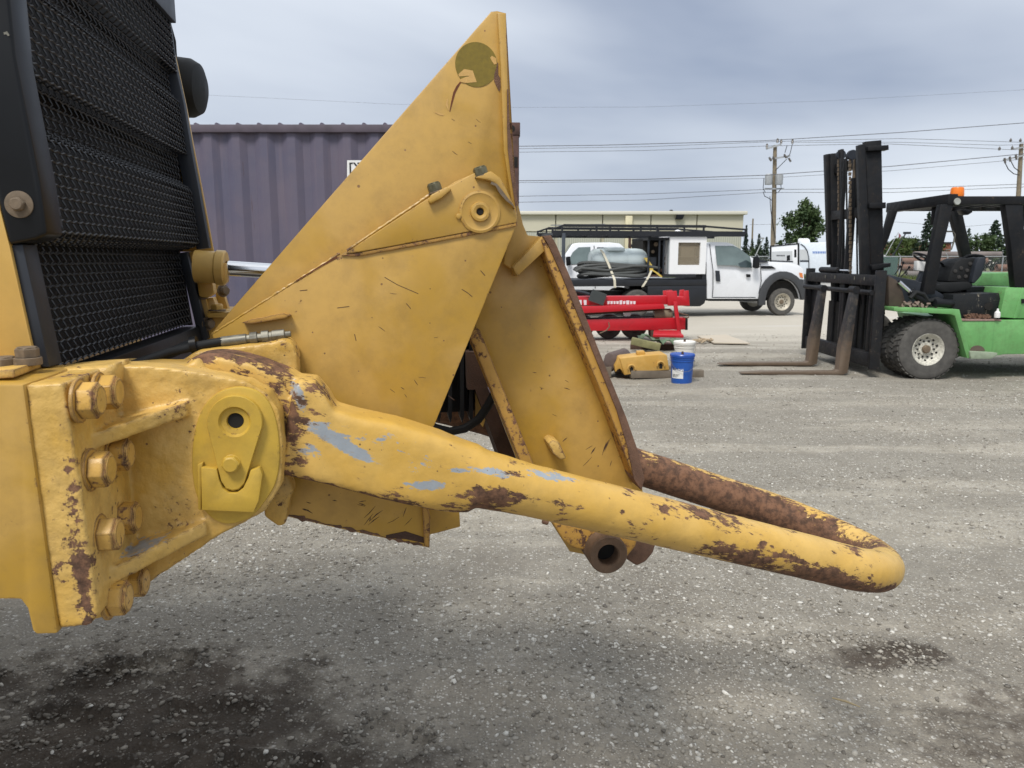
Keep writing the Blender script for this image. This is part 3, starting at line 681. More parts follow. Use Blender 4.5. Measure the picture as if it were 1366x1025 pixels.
random.seed(5)
def scratch_field(n, box, V, parent, ang, ln=(6, 22), wd=(.6, 2.2), mat='rustdark'):
    for i in range(n):
        x = random.uniform(box[0], box[2]); y = random.uniform(box[1], box[3]); a = radians(random.gauss(ang, 14)); L_ = random.uniform(*ln); k = random.uniform(-.2, .2)
        splinter([(x, y), (x+cos(a)*L_*.5, y+sin(a)*L_*.5+k*L_*.3), (x+cos(a)*L_, y+sin(a)*L_)], [.3, random.uniform(*wd), .3], 'fine_scratch', M[mat], V, parent, .0003)
def in_plate(n, V, parent, boxes, **k):
    pass
scratch_field(9, (470, 688, 545, 702), VB, sp_, -38)
scratch_field(7, (400, 662, 480, 680), VB, sp_, 12, (5, 16))
xe = 358; ep, ew = [], []
while xe < 568:
    ep.append((xe, 683.5+(xe-355)*.221-random.uniform(1, 3))); ew.append(random.choice([1, 2, 3, 5, 8])*random.uniform(.5, 1.1)); xe += random.uniform(2, 7)
splinter(ep, ew, 'rust_edge', M['rust'], VB-.0002, sp_, .0004)
splinter([(515, 716), (540, 714), (570, 722)], [4, 14, 9], 'rust_edge', M['rustdark'], VB-.0003, sp_, .0004)
scratch_field(9, (745, 588, 830, 628), VP, cw, -60, (6, 20))
scratch_field(5, (700, 480, 760, 560), VP, cw, 30, (5, 12), (.4, 1.2))
scratch_field(6, (600, 470, 640, 540), VB-.0001, sp_, 35, (4, 10), (.4, 1.0)) if False else None
scratch_field(5, (515, 500, 570, 540), VB, sp_, 30, (5, 10), (.4, 1.1))
scratch_field(3, (420, 380, 600, 460), VB, sp_, 25, (5, 14), (.4, 1.1))
scratch_field(4, (560, 150, 640, 220), VA, ip, 30, (4, 9), (.4, .9))
bead = B().tube([MV(463+k_*2.55, 334.5-k_*1.72+random.uniform(-.4, .4), VB+.001) for k_ in range(44)], [.0032*random.uniform(.8, 1.15) for _ in range(44)], 7).build('weld_bead', M['plate'], sp_)
bead = B().tube([MV(286+k_*2.5, 444-k_*1.58+random.uniform(-.5, .5), VB+.002) for k_ in range(68)], [.0026*random.uniform(.7, 1.2) for _ in range(68)], 7).build('weld_bead', M['plate'], sp_)
# ================================================================ GROUND
def vnoise(x, y, seed, per=256):
    g = np.random.default_rng(seed).random((per, per)); xi = np.floor(x).astype(int); yi = np.floor(y).astype(int)
    fx = x-xi; fy = y-yi; fx = fx*fx*(3-2*fx); fy = fy*fy*(3-2*fy)
    a = g[xi % per, yi % per]; b = g[(xi+1) % per, yi % per]; c = g[xi % per, (yi+1) % per]; d = g[(xi+1) % per, (yi+1) % per]
    return (a*(1-fx)+b*fx)*(1-fy) + (c*(1-fx)+d*fx)*fy - .5
def gxy(px, py): p = G(px, py); return p.x, p.y
TRK = []
for px, py, wx, wy, an in ((88, 975, .30, .18, .10), (285, 962, .32, .19, .04), (520, 985, .26, .16, -.35), (150, 1045, .36, .16, .1), (-70, 930, .3, .2, .1), (190, 897, .44, .10, .16), (350, 1040, .3, .14, -.1)):
    TRK.append((*gxy(px, py), wx, wy, an))
P1 = gxy(1130, 868); P2 = gxy(1250, 960); P3_ = gxy(1330, 1000)
def sdbox(x, y, cx, cy, w, h, a):
    dx, dy = x-cx, y-cy; p = np.abs(dx*cos(a)+dy*sin(a))-w/2; q = np.abs(-dx*sin(a)+dy*cos(a))-h/2
    return np.hypot(np.maximum(p, 0), np.maximum(q, 0)) + np.minimum(np.maximum(p, q), 0)
def soil_mask(x, y):
    n = vnoise(x*1.7, y*1.7, 3)*.9 + vnoise(x*5, y*5, 4)*.5 + vnoise(x*16, y*16, 5)*.25
    a = np.clip(1.15 - np.hypot((x+1.45)/1.42, (y-2.15)/.68)**2*.8 + n*.9, 0, 1)
    b = np.clip(1.05 - np.hypot((x-P1[0]-.08)/.36, (y-P1[1])/.16)**2 + n*1.2, 0, 1)
    c = np.clip(.85 - np.hypot((x-P2[0]-.3)/.95, (y-P2[1]+.05)/.42)**2 + n*1.3, 0, 1)
    d = np.clip(-.3 - np.hypot((x-.5)/1.2, (y-2.0)/.3)**2 + n*1.0, 0, 1)
    return np.clip(np.maximum.reduce([a, b*.72, c*.5, d*.1]), 0, 1)
def height(x, y):
    x = np.asarray(x, float); y = np.asarray(y, float)
    fade = np.clip((22-np.hypot(x, y))/12, 0, 1)
    h = vnoise(x*.7, y*.7, 11)*.05 + vnoise(x*2.3, y*2.3, 12)*.020 + vnoise(x*7, y*7, 13)*.009
    near = np.clip((7-y)/4, 0, 1)
    s = soil_mask(x, y)
    h += near*(vnoise(x*23, y*23, 14)*.006 + vnoise(x*60, y*60, 15)*.004)*(1+2.2*s)
    for t in TRK:
        wob = vnoise(x*9, y*9, 21)*.06 + vnoise(x*26, y*26, 22)*.03; q_s = np.clip(.7+1.5*vnoise(x*4.3+t[0], y*4.3, 27), .1, 1)
        d = sdbox(x, y, *t) + wob
        h += -.022*np.clip(-d/.025+.5, 0, 1) + q_s*.024*np.exp(-((d-.022)/.022)**2)*(1+1.4*vnoise(x*45, y*45, 23))
    d = np.hypot((x-P1[0])/.34, (y-P1[1])/.16)
    h += .012*np.exp(-((d-1)/.25)**2)*(1+2*vnoise(x*30, y*30, 24)) - .015*np.clip(1-d, 0, 1)
    return h*fade - .01*(1-fade)
def axis(lo, d0, hi, dense, g, far):
    a = list(np.arange(lo, hi, dense)); st = dense
    while a[-1] < far: st *= g; a.append(a[-1]+st)
    return a
xs_r = axis(0, 0, 3.4, .015, 1.045, 1800); xs_l = axis(0, 0, 2.6, .015, 1.06, 1800)
xs = np.array([-v for v in xs_l[:0:-1]] + xs_r)
ys_ = [1.9]; st = .0125
while ys_[-1] < 1800: st = .0125*max(1, (ys_[-1]/2.2))**1.25 if ys_[-1] < 16 else st*1.12; ys_.append(ys_[-1]+st)
ys_ = [-1800, -400, -100, -30, -8, -2, 0, 1, 1.6] + ys_; ys = np.array(ys_)
XX, YY = np.meshgrid(xs, ys); HH = height(XX, YY)
HH[YY < 1.7] = 0
nx, ny = len(xs), len(ys)
vv = np.stack([XX.ravel(), YY.ravel(), HH.ravel()], 1)
idx = np.arange(nx*ny).reshape(ny, nx)
ff = np.stack([idx[:-1, :-1].ravel(), idx[:-1, 1:].ravel(), idx[1:, 1:].ravel(), idx[1:, :-1].ravel()], 1)
def fast_mesh(name, v, f):
    me = bpy.data.meshes.new(name); k = f.shape[1]
    me.vertices.add(len(v)); me.vertices.foreach_set('co', v.astype(np.float32).ravel())
    me.loops.add(f.size); me.loops.foreach_set('vertex_index', f.astype(np.int32).ravel())
    me.polygons.add(len(f)); me.polygons.foreach_set('loop_start', (np.arange(len(f))*k).astype(np.int32))
    me.update(calc_edges=True); return me
gm = fast_mesh('ground', vv, ff)
at = gm.attributes.new('soil', 'FLOAT', 'POINT'); at.data.foreach_set('value', soil_mask(XX, YY).ravel().astype(np.float32))
rim = np.zeros(XX.shape)  # shadow lines of the imprint rims, painted into the soil colour
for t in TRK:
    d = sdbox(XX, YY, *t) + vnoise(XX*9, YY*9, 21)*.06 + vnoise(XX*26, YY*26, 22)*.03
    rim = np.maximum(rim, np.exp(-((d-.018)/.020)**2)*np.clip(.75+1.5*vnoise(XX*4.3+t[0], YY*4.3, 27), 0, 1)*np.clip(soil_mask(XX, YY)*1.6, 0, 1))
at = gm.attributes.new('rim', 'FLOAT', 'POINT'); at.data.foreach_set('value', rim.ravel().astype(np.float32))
gm.shade_smooth()
g = NG('gravel_yard'); v = g.coord('World')
n0 = g.noise(v, .35, 4, .55, .3); n1 = g.noise(v, 2.2, 5, .6); n2 = g.noise(v, 14, 6, .7); n3 = g.noise(v, 90, 3, .6)
vs_ = g.coord('World', (.22, 1.5, 1), (0, 0, .10)); ns = g.noise(vs_, 1.0, 6, .62)
vo = g.n('ShaderNodeTexVoronoi'); g.link(v, vo.inputs['Vector']); vo.inputs['Scale'].default_value = 95; vo.inputs['Randomness'].default_value = 1
vo2 = g.n('ShaderNodeTexVoronoi'); g.link(v, vo2.inputs['Vector']); vo2.inputs['Scale'].default_value = 38
base = g.mix(g.step(n1, .3, .7), (.275, .248, .20), (.37, .34, .28))
base = g.mix(g.step(ns, .60, .44, 0, .5), base, (.21, .195, .165))
base = g.mix(g.step(ns, .45, .65), base, g.mix(g.step(n1, .4, .6), (.335, .305, .248), (.41, .375, .31)))
base = g.mix(g.step(n2, .4, .72, 0, .45), base, (.19, .172, .145))
soil = g.step(g.math('ADD', g.attr('soil'), g.math('MULTIPLY', g.math('SUBTRACT', n2, .5), .9)), .22, .74)
sc_ = g.n('ShaderNodeSeparateColor'); g.link(vo.outputs['Color'], sc_.inputs[0])
sc2 = g.n('ShaderNodeSeparateColor'); g.link(vo2.outputs['Color'], sc2.inputs[0])
peb = g.math('MULTIPLY', g.step(sc_.outputs[0], .55, .9), g.step(vo.outputs['Distance'], .52, .25))
peb2 = g.math('MULTIPLY', g.step(sc2.outputs[0], .82, .9), g.step(vo2.outputs['Distance'], .42, .25))
pk_ = g.math('MAXIMUM', peb, peb2)
base = g.mix(g.math('MULTIPLY', g.step(sc_.outputs[1], .3, .8), .30), base, (.16, .15, .132))
gx = g.n('ShaderNodeSeparateXYZ'); g.link(v, gx.inputs[0])
nd = g.step(g.math('ADD', gx.outputs['Y'], g.math('MULTIPLY', g.math('SUBTRACT', n1, .5), 2.5)), 2.2, 4.6)
base = g.mix(nd, g.mix(.34, base, (.125, .108, .088)), base)
farm = g.step(g.math('ADD', gx.outputs['Y'], g.math('MULTIPLY', g.math('SUBTRACT', ns, .5), 6)), 12, 17)
base = g.mix(farm, base, g.mix(n0, (.42, .385, .32), (.52, .485, .42)))
base = g.mix(g.math('MULTIPLY', g.step(ns, .56, .66), farm), base, (.50, .475, .43))
base = g.mix(soil, base, g.mix(g.step(n1, .3, .7), (.052, .043, .034), (.085, .069, .054)))
base = g.mix(g.step(g.math('ADD', g.attr('rim'), g.math('MULTIPLY', g.math('SUBTRACT', n2, .5), .9)), .35, .9, 0, .6), base, (.036, .030, .024))  # darkens the ground along the imprint rims as painted shade
pkm = g.math('MULTIPLY', pk_, g.math('SUBTRACT', .75, g.math('MULTIPLY', soil, .6)))
pc = g.mix(sc_.outputs[2], (.30, .285, .26), (.66, .64, .58))
base = g.mix(g.math('MULTIPLY', pkm, g.math('SUBTRACT', 1.0, g.math('MULTIPLY', farm, .75))), base, pc)
g.fin(base, .92, 0, .25)
hh = g.math('ADD', g.math('MULTIPLY', vo.outputs['Distance'], -.5), g.math('ADD', g.math('MULTIPLY', n3, .6), g.math('MULTIPLY', n2, 1.4)))
g.bump(g.math('ADD', hh, g.math('MULTIPLY', vo2.outputs['Distance'], -.6)), .9, .008)
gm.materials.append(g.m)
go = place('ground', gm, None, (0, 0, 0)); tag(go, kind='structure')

# loose stones --------------------------------------------------------
bmi = bmesh.new(); bmesh.ops.create_icosphere(bmi, subdivisions=1, radius=1)
IV = np.array([q.co[:] for q in bmi.verts]); IF = np.array([[q.index for q in f_.verts] for f_ in bmi.faces]); bmi.free()
def stones(n, ylo, yhi, smin, smax, pw):
    y = ylo + (yhi-ylo)*rng.random(n)**pw; x = (rng.random(n)*1.7-.85)*y*1.0
    cl = vnoise(x*1.3, y*1.3, 31)+.35*vnoise(x*6, y*6, 32); s = soil_mask(x, y)
    keep = rng.random(n) < np.clip(.62+cl*1.4, .12, 1)*(1-.45*s); x, y, s = x[keep], y[keep], s[keep]
    r = smin + (smax-smin)*rng.random(len(x))**5.5
    return x, y, r, s
parts = [stones(52000, 2.0, 4.4, .0020, .0125, .9), stones(62000, 4.2, 9.0, .0035, .014, .85), stones(26000, 8.5, 16, .007, .020, .9)]
for t in TRK:
    n = 260; a = rng.random(n)*2*pi; cx_ = np.clip(np.cos(a)*1.4, -1, 1)*t[2]/2; cy_ = np.clip(np.sin(a)*1.4, -1, 1)*t[3]/2
    xx_ = t[0]+cx_*cos(t[4])-cy_*sin(t[4])+rng.normal(0, .018, n); yy_ = t[1]+cx_*sin(t[4])+cy_*cos(t[4])+rng.normal(0, .018, n)
    parts.append((xx_, yy_, .002+.009*rng.random(n)**2.5, np.full(n, 1.35)))
n = 700; a = rng.random(n)*2*pi; q_ = 1+rng.normal(0, .18, n); parts.append((P1[0]+.30*q_*np.cos(a), P1[1]+.14*q_*np.sin(a), .002+.009*rng.random(n)**2.5, np.full(n, .7)))
g = NG('gravel_stone'); v = g.coord('World'); sh = g.attr('shade')
cc = g.mix(g.step(sh, .0, .5), (.13, .118, .10), (.31, .285, .24)); cc = g.mix(g.step(sh, .55, .95), cc, (.66, .64, .58))
stone_mat = g.fin(g.mix(g.step(g.noise(v, 300, 3), .3, .7, 0, .3), cc, (.14, .12, .095)), .85, 0, .3)
def stone_field(name, label, parts, V_, F_, mean):
    x = np.concatenate([p[0] for p in parts]); y = np.concatenate([p[1] for p in parts]); r = np.concatenate([p[2] for p in parts]); sl = np.concatenate([p[3] for p in parts])
    N_ = len(x); nv = len(V_); jit = 1 + .28*(rng.random((N_, nv, 1))-.5)*2
    sc3 = np.stack([1+.6*rng.random(N_), .7+.4*rng.random(N_), .35+.35*rng.random(N_)], 1)
    th_ = rng.random(N_)*2*pi; c_, s_ = np.cos(th_), np.sin(th_)
    q = V_[None]*jit*sc3[:, None, :]*r[:, None, None]
    tilt = (rng.random(N_)-.5)*.8; ct, st_ = np.cos(tilt)[:, None], np.sin(tilt)[:, None]
    px2 = q[..., 0]*ct-q[..., 2]*st_; pz2 = q[..., 0]*st_+q[..., 2]*ct; py2 = q[..., 1]
    vx = px2*c_[:, None]-py2*s_[:, None]+x[:, None]; vy = px2*s_[:, None]+py2*c_[:, None]+y[:, None]; vz = pz2 + (height(x, y)+r*.12)[:, None]
    me = fast_mesh(name, np.stack([vx, vy, vz], 2).reshape(-1, 3), (F_[None]+np.arange(N_)[:, None, None]*nv).reshape(-1, 3))
    shade = np.clip(rng.normal(mean, .24, N_), 0, 1)*(1-.55*sl*(rng.random(N_) < .85))
    at = me.attributes.new('shade', 'FLOAT', 'POINT'); at.data.foreach_set('value', np.repeat(shade, nv).astype(np.float32))
    me.materials.append(stone_mat); o = place(name, me, None, (0, 0, 0)); tag(o, label, 'gravel', kind='stuff')
OV = np.array([[1, 0, 0], [0, 1, 0], [-1, 0, 0], [0, -1, 0], [0, 0, 1], [0, 0, -1.]]); OF = np.array([[0, 1, 4], [1, 2, 4], [2, 3, 4], [3, 0, 4], [1, 0, 5], [2, 1, 5], [3, 2, 5], [0, 3, 5]])
stone_field('gravel_stones', 'loose pale and grey gravel scattered over the near part of the yard', [parts[0]]+parts[3:], IV, IF, .50)
stone_field('fine_gravel', 'finer pale gravel scattered over the middle of the yard', parts[1:3], OV, OF, .58)
# twig on the ground
p = G(1110, 934); q = G(1147, 946)
tw = B().tube([p+Z*.008, (p+q)/2+Z*.012, q+Z*.008], [.003, .004, .002], 6).build('twig', plain('dry_twig', (.33, .26, .15), .8), None); tag(tw, 'thin dry straw-coloured twig lying on gravel beneath the bail tip', 'twig')

# far ground bands
grassm = NG('verge_grass'); v = grassm.coord('World'); grassm.fin(grassm.mix(grassm.step(grassm.noise(v, 1.2, 6, .7), .3, .7), (.075, .095, .025), (.17, .16, .055)), .95)
gr = B().prism([Vector((-150, 56.5, .02)), Vector((260, 56.5, .02)), Vector((260, 140, .02)), Vector((-150, 140, .02))], Z*.03).build('verge', grassm.m, None, smooth=0); tag(gr, kind='structure')
rd = B().prism([Vector((-150, 40, -.004)), Vector((260, 40, -.004)), Vector((260, 55, -.004)), Vector((-150, 55, -.004))], Z*.012).build('road', plain('pale_road', (.38, .37, .35), .9, 0, .12, .6), None, smooth=0); tag(rd, kind='structure')
blade = plain('grass_blade', (.10, .13, .035), .9, 0, .5, .8)
vsb, fsb = [], []
for i in range(9000):
    xx = random.uniform(-2, 48); yy = random.uniform(56.4, 61); h_ = random.uniform(.10, .38); a = random.uniform(0, pi); w = .05; n_ = len(vsb)
    vsb += [(xx-w*cos(a), yy-w*sin(a), .04), (xx+w*cos(a), yy+w*sin(a), .04), (xx+random.uniform(-.1, .1), yy, .04+h_)]; fsb.append((n_, n_+1, n_+2))
gb = B().add(vsb, fsb).build('tall_grass', blade, None, smooth=0); tag(gb, 'rough uncut grass along the foot of the chain link fence', 'grass', kind='stuff')

# ================================================================ SHIPPING CONTAINER
CD = 7.75; cz0, cz1 = .02, 2.93
xr = W(692, 300, CD).x; xl = xr-12.19
cc_ = thing('shipping_container', 'faded purple-blue corrugated steel shipping container with rusty corner post', 'shipping container', ((xl+xr)/2, CD+1.2, 0))
cm = NG('faded_container_paint'); v = cm.coord('World'); sv_ = cm.coord('World', (14, 14, .8))
cn = cm.noise(sv_, 1, 5, .6); c0 = cm.mix(cm.step(cm.noise(v, 1.6, 4), .35, .65), (.092, .089, .138), (.122, .104, .142))
c0 = cm.mix(cm.step(cn, .5, .78, 0, .45), c0, (.17, .135, .165)); c0 = cm.mix(cm.step(cm.noise(sv_, 3.1, 6, .7), .66, .72), c0, (.07, .035, .03))
cm.fin(c0, .55); cm.bump(cm.noise(v, 6, 3), .3, .01)
def corr(x0, x1, y, zlo, zhi, pitch=.278, dep=.036, sgn=1):
    pts = []; xq = x0
    while xq < x1:
        for t, o in ((0, 0), (.26, 0), (.50, dep), (.76, dep)):
            if xq+t*pitch < x1: pts.append((xq+t*pitch, o))
        xq += pitch
    pts.append((x1, 0)); vs = []; fs = []
    for i, (a, o) in enumerate(pts):
        vs += [(a, y+o*sgn, zlo), (a, y+o*sgn, zhi)]
        if i: fs.append((2*i-2, 2*i, 2*i+1, 2*i-1))
    return vs, fs
b = B(); b.add(*corr(xl+.15, xr-.14, CD+.035, cz0+.16, cz1-.09)); b.build('corrugated_side', cm.m, cc_, smooth=0)
b = B(); b.add(*corr(xl+.15, xr-.14, CD+2.35, cz0+.16, cz1-.09)); b.build('far_side', cm.m, cc_, smooth=0)
rustp = plain('rusty_post', (.105, .055, .045), .8, 0, .5, 14, .4)
b = B().box(((xl+xr)/2, CD+.04, cz1-.055), (12.0, .07, .075)); b.build('top_rail', plain('rail_paint', (.115, .095, .12), .7, 0, .3, 7, .2), cc_, bevel=.006)
b = B().box(((xl+xr)/2, CD+.04, cz0+.08), (12.0, .08, .16)); b.build('bottom_rail', cm.m, cc_, bevel=.006)
b = B().box(((xl+xr)/2, CD+1.2, cz1-.045), (12.1, 2.3, .05))
xq = xl+.2
while xq < xr-.2: b.cyl((xq, CD+.02, cz1-.019), (xq, CD+2.4, cz1-.019), .022, n=8); xq += .209
b.build('roof', cm.m, cc_, smooth=40)
for xx in (xl+.07, xr-.07):
    for yy in (CD+.08, CD+2.36):
        po = B().box((xx, yy, (cz0+cz1)/2), (.14, .16, cz1-cz0-.24)).build('corner_post', rustp, cc_, bevel=.008)
        for zz in (cz0+.06, cz1-.06):
            ca = B().box((xx, yy, zz), (.165, .178, .12)).build('corner_casting', rustp, po, bevel=.008)
            B().cyl((xx, yy-.0895, zz), (xx, yy-.092, zz), .032, n=16).build('casting_hole', M['hole'], ca)
B().box((xr-.012, CD+1.2, 1.5), (.03, 2.2, 2.6)).build('end_wall', rustp, cc_)
B().box((xr-.03, CD+.004, 2.55), (.035, .02, .10)).build('hinge', M['hole'], cc_)
white = plain('white_sticker', (.78, .78, .76), .5, 0, .04)
ink = plain('black_print', (.02, .02, .02), .6)
stp = wpl(CD-.001, (463, 214), (512, 214), (512, 236), (463, 236))
stk = B().prism(stp, Y*.004).build('sticker', white, cc_, smooth=0)
for i_, ch in enumerate(('[', 'X', ']', '[', 'X', ']')):
    text_mesh(ch, .135, ink, 'lettering', stk, W(465+6*i_+(6 if i_ > 2 else 0), 230, CD-.003), X, Z, .0005, True)

# ================================================================ WAREHOUSE
WD = 68
wc = thing('warehouse', 'long low beige metal clad warehouse behind the service trucks', 'warehouse', (W(840, 345, WD).x, WD+10, 0))
beige = plain('beige_cladding', (.56, .53, .41), .6, 0, .05, .4); beige2 = plain('pale_fascia', (.66, .64, .54), .55, 0, .05)
pan = NG('ribbed_panel'); v = pan.coord('World'); wv = pan.n('ShaderNodeTexWave'); pan.link(v, wv.inputs[0]); wv.inputs['Scale'].default_value = 1.6
pan.fin(pan.mix(wv.outputs['Fac'], (.36, .37, .31), (.50, .50, .42)), .4)
xw0, xw1 = W(560, 345, WD).x, W(990, 345, WD).x; zt = W(800, 282, WD).z
seams = [560, 620, 688, 741, 803, 867, 928, 990]
for a, c2 in zip(seams[:-1], seams[1:]):
    x0, x1 = W(a, 345, WD).x, W(c2, 345, WD).x
    B().box(((x0+x1)/2, WD+.2, (zt-.3+W(0, 309, WD).z)/2), (x1-x0-.09, .3, zt-.3-W(0, 309, WD).z)).build('wall_panel', beige, wc, bevel=.02, seg=1)
    B().box(((x0+x1)/2, WD+.25, (W(0, 310, WD).z+W(0, 336, WD).z)/2), (x1-x0-.35, .3, W(0, 310, WD).z-W(0, 336, WD).z)).build('window_band', pan.m, wc, smooth=0)
    B().box(((x0+x1)/2, WD+.2, W(0, 336.5, WD).z/2), (x1-x0-.09, .3, W(0, 336.5, WD).z)).build('wall_panel', beige, wc, bevel=.02, seg=1)
B().box(((xw0+xw1)/2, WD+10.4, zt/2-.2), (xw1-xw0-.1, 20, zt-.5)).build('wall', beige, wc)
B().box(((xw0+xw1)/2, WD+10, zt-.15), (xw1-xw0+.4, 20.6, .30)).build('roof_fascia', beige2, wc, bevel=.03)
xd = W(846, 0, WD).x; B().box((xd, WD-.1, zt/2-.2), (.62, .3, zt-.4)).build('downspout', plain('cream_duct', (.68, .62, .42), .5), wc, bevel=.03)
xd = W(917, 0, WD).x; B().prism([Vector((xd-.3, WD-.35, W(0, 287, WD).z)), Vector((xd+.35, WD-.35, W(0, 287, WD).z)), Vector((xd+.2, WD-.35, W(0, 293, WD).z)), Vector((xd-.4, WD-.35, W(0, 293, WD).z))], Y*.35).build('wall_lamp', M['black'], wc)
B().box((W(918, 0, WD).x, WD+4, zt+.12), (.25, .25, .5)).build('roof_vent', M['strip'], wc)

# ================================================================ UTILITY POLES AND WIRES
wood = plain('weathered_pole_wood', (.23, .19, .13), .9, 0, .3, 5, .3); insul = plain('insulator_glaze', (.12, .11, .10), .3); galv = plain('galvanised_grey', (.40, .42, .43), .5, .3)
def pole(px, pyt, D, label, lean=0, trans=True):
    t = W(px, pyt, D); b0 = Vector((W(px-(2 if px < 1100 else 7), 345, D).x, D, 0)); o = thing('utility_pole', label, 'utility pole', b0)
    pb = B().cyl(b0, t, .20, .13, 14).build('pole', wood, o)
    s = D/1000
    def arm(y, x0, x1, dy=0):
        B().bar(W(px+x0, y+dy, D-.15), W(px+x1, y-dy, D-.15), .10, .10).build('crossarm', wood, o, bevel=.01)
    return o, s
o1, s1_ = pole(1034, 194, 55, 'tall wooden utility pole with grey transformers left of the leafy tree')
b = B().bar(W(1022, 199, 54.8), W(1042, 193, 54.8), .10, .12).build('crossarm', galv, o1)
B().bar(W(1026, 213, 54.8), W(1054, 208, 54.8), .08, .1).build('crossarm', galv, o1)
B().bar(W(1020, 252, 54.8), W(1046, 252, 54.8), .08, .1).build('crossarm', galv, o1)
for x, y in ((1023, 195), (1037, 188), (1042, 189), (1057, 189)):
    B().lathe(W(x, y+3, 54.8), Z, [(0, 0), (.09, .02), (.06, .08), (.10, .12), (.06, .2), (.08, .26), (0, .34)], 10).build('insulator', insul, o1)
for x, y in ((1026, 210), (1031, 209), (1046, 206), (1052, 211)):
    B().cyl(W(x, y, 54.7), W(x+3, y+5, 54.7), .07, n=8).build('fuse_cutout', insul, o1)
for x0, x1 in ((1021, 1029), (1036, 1042)):
    c0_ = W((x0+x1)/2, 247, 54.6); B().lathe(c0_, Z, [(0, 0), (.24, .02), (.26, .1), (.26, .68), (.2, .76), (0, .78)], 16).build('transformer', galv, o1)
for pts in (((1018, 256), (1020, 262), (1026, 265), (1030, 268)), ((1041, 238), (1042, 252), (1038, 257), (1033, 258)), ((1019, 238), (1018, 252), (1021, 257)), ((1027, 262), (1028, 280), (1030, 295), (1033, 312)), ((1030, 264), (1030, 290), (1034, 318)), ((1050, 194), (1047, 204)), ((1057, 192), (1054, 205), (1050, 211)), ((1050, 212), (1034, 228))):
    B().tube([W(x, y, 54.6) for x, y in pts], .025, 5).build('jumper_cable', M['rubber'], o1)
o2, _ = pole(1362.5, 192, 55, 'second wooden utility pole at the right edge above the forklift roof')
B().bar(W(1350, 199, 54.8), W(1370, 196, 54.8), .08, .1).build('crossarm', galv, o2)
B().bar(W(1338, 214, 54.8), W(1372, 206, 54.8), .08, .1).build('crossarm', galv, o2)
for x, y in ((1350, 200), (1348, 190), (1361, 190), (1333, 201)):
    B().lathe(W(x, y, 54.8), Z, [(0, 0), (.09, .02), (.06, .08), (.10, .12), (.06, .2), (0, .3)], 10).build('insulator', insul, o2)
for x, y in ((1340, 214), (1347, 212), (1355, 209)):
    B().cyl(W(x, y-3, 54.7), W(x+1, y+4, 54.7), .07, n=8).build('fuse_cutout', insul, o2)
for pts in (((1341, 218), (1345, 226), (1352, 232), (1360, 234)), ((1349, 216), (1353, 224), (1360, 229))):
    B().tube([W(x, y, 54.6) for x, y in pts], .03, 5).build('jumper_cable', M['rubber'], o2)
o3, _ = pole(1004.5, 292, 140, 'slim distant pole standing between the warehouse and the first utility pole')
wirem = plain('power_line', (.10, .10, .11), .6)
WG = 'overhead power lines strung between the poles'
def wire(label, pts, r=.022):
    r *= .68
    # pts: (px, py, D) through which the line passes
    q = [W(*p) for p in pts]; a = q[0]-(q[1]-q[0]).normalized()*0
    o = B().tube(q, r, 5).build('power_line', wirem, None, smooth=0); tag(o, label, 'power line', WG)
wire('topmost very thin wire crossing the whole sky above everything', [(180, 122, 60), (275, 127, 60), (520, 139, 60), (690, 143.5, 60), (860, 143, 60), (1100, 135, 60), (1420, 117, 60)], .010)
wire('dark line rising to the right edge, highest of those meeting the transformer pole', [(640, 196, 54), (800, 194, 54), (1020, 188, 54), (1200, 177, 54), (1420, 160, 54)], .034)
wire('thin line just beneath the dark rising line, ending at the pole top', [(640, 199.5, 55), (860, 196, 55), (1037, 189, 55), (1200, 185, 55), (1361, 190, 55), (1420, 189, 55)], .022)
wire('line to the left tip of the upper crossarm of the transformer pole', [(640, 204, 55.3), (860, 201, 55.3), (1023, 195, 55.3), (1180, 192, 55.3), (1350, 200, 55.3), (1420, 199, 55.3)], .022)
wire('upper span between the two wooden poles, right beside the mast top', [(1057, 190, 54.5), (1200, 190, 54.5), (1333, 194, 54.5), (1420, 192, 54.5)], .02)
wire('heavier middle line passing the transformers and climbing behind the forklift mast', [(640, 242, 54), (860, 239.5, 54), (1020, 234, 54), (1190, 222, 54), (1360, 206, 54), (1420, 200, 54)], .036)
wire('thin line just beneath the heavier middle line', [(640, 244.5, 55), (860, 242, 55), (1020, 238, 55), (1190, 228, 55), (1360, 213, 55), (1420, 208, 55)], .02)
wire('upper of the two low lines meeting the transformer pole below its tanks', [(640, 263, 55), (860, 259, 55), (1020, 253, 55), (1190, 252, 55), (1360, 246, 55), (1420, 244, 55)], .026)
wire('lowest line, second of the two meeting the transformer pole below its tanks', [(640, 271, 55.2), (860, 267, 55.2), (1020, 257, 55.2), (1190, 257, 55.2), (1360, 250, 55.2), (1420, 247, 55.2)], .024)
for py in (296, 305, 312):
    pass
wire('faint far line seen under the forklift roof', [(1000, 300, 120), (1190, 296, 120), (1280, 303, 120), (1420, 292, 120)], .03)

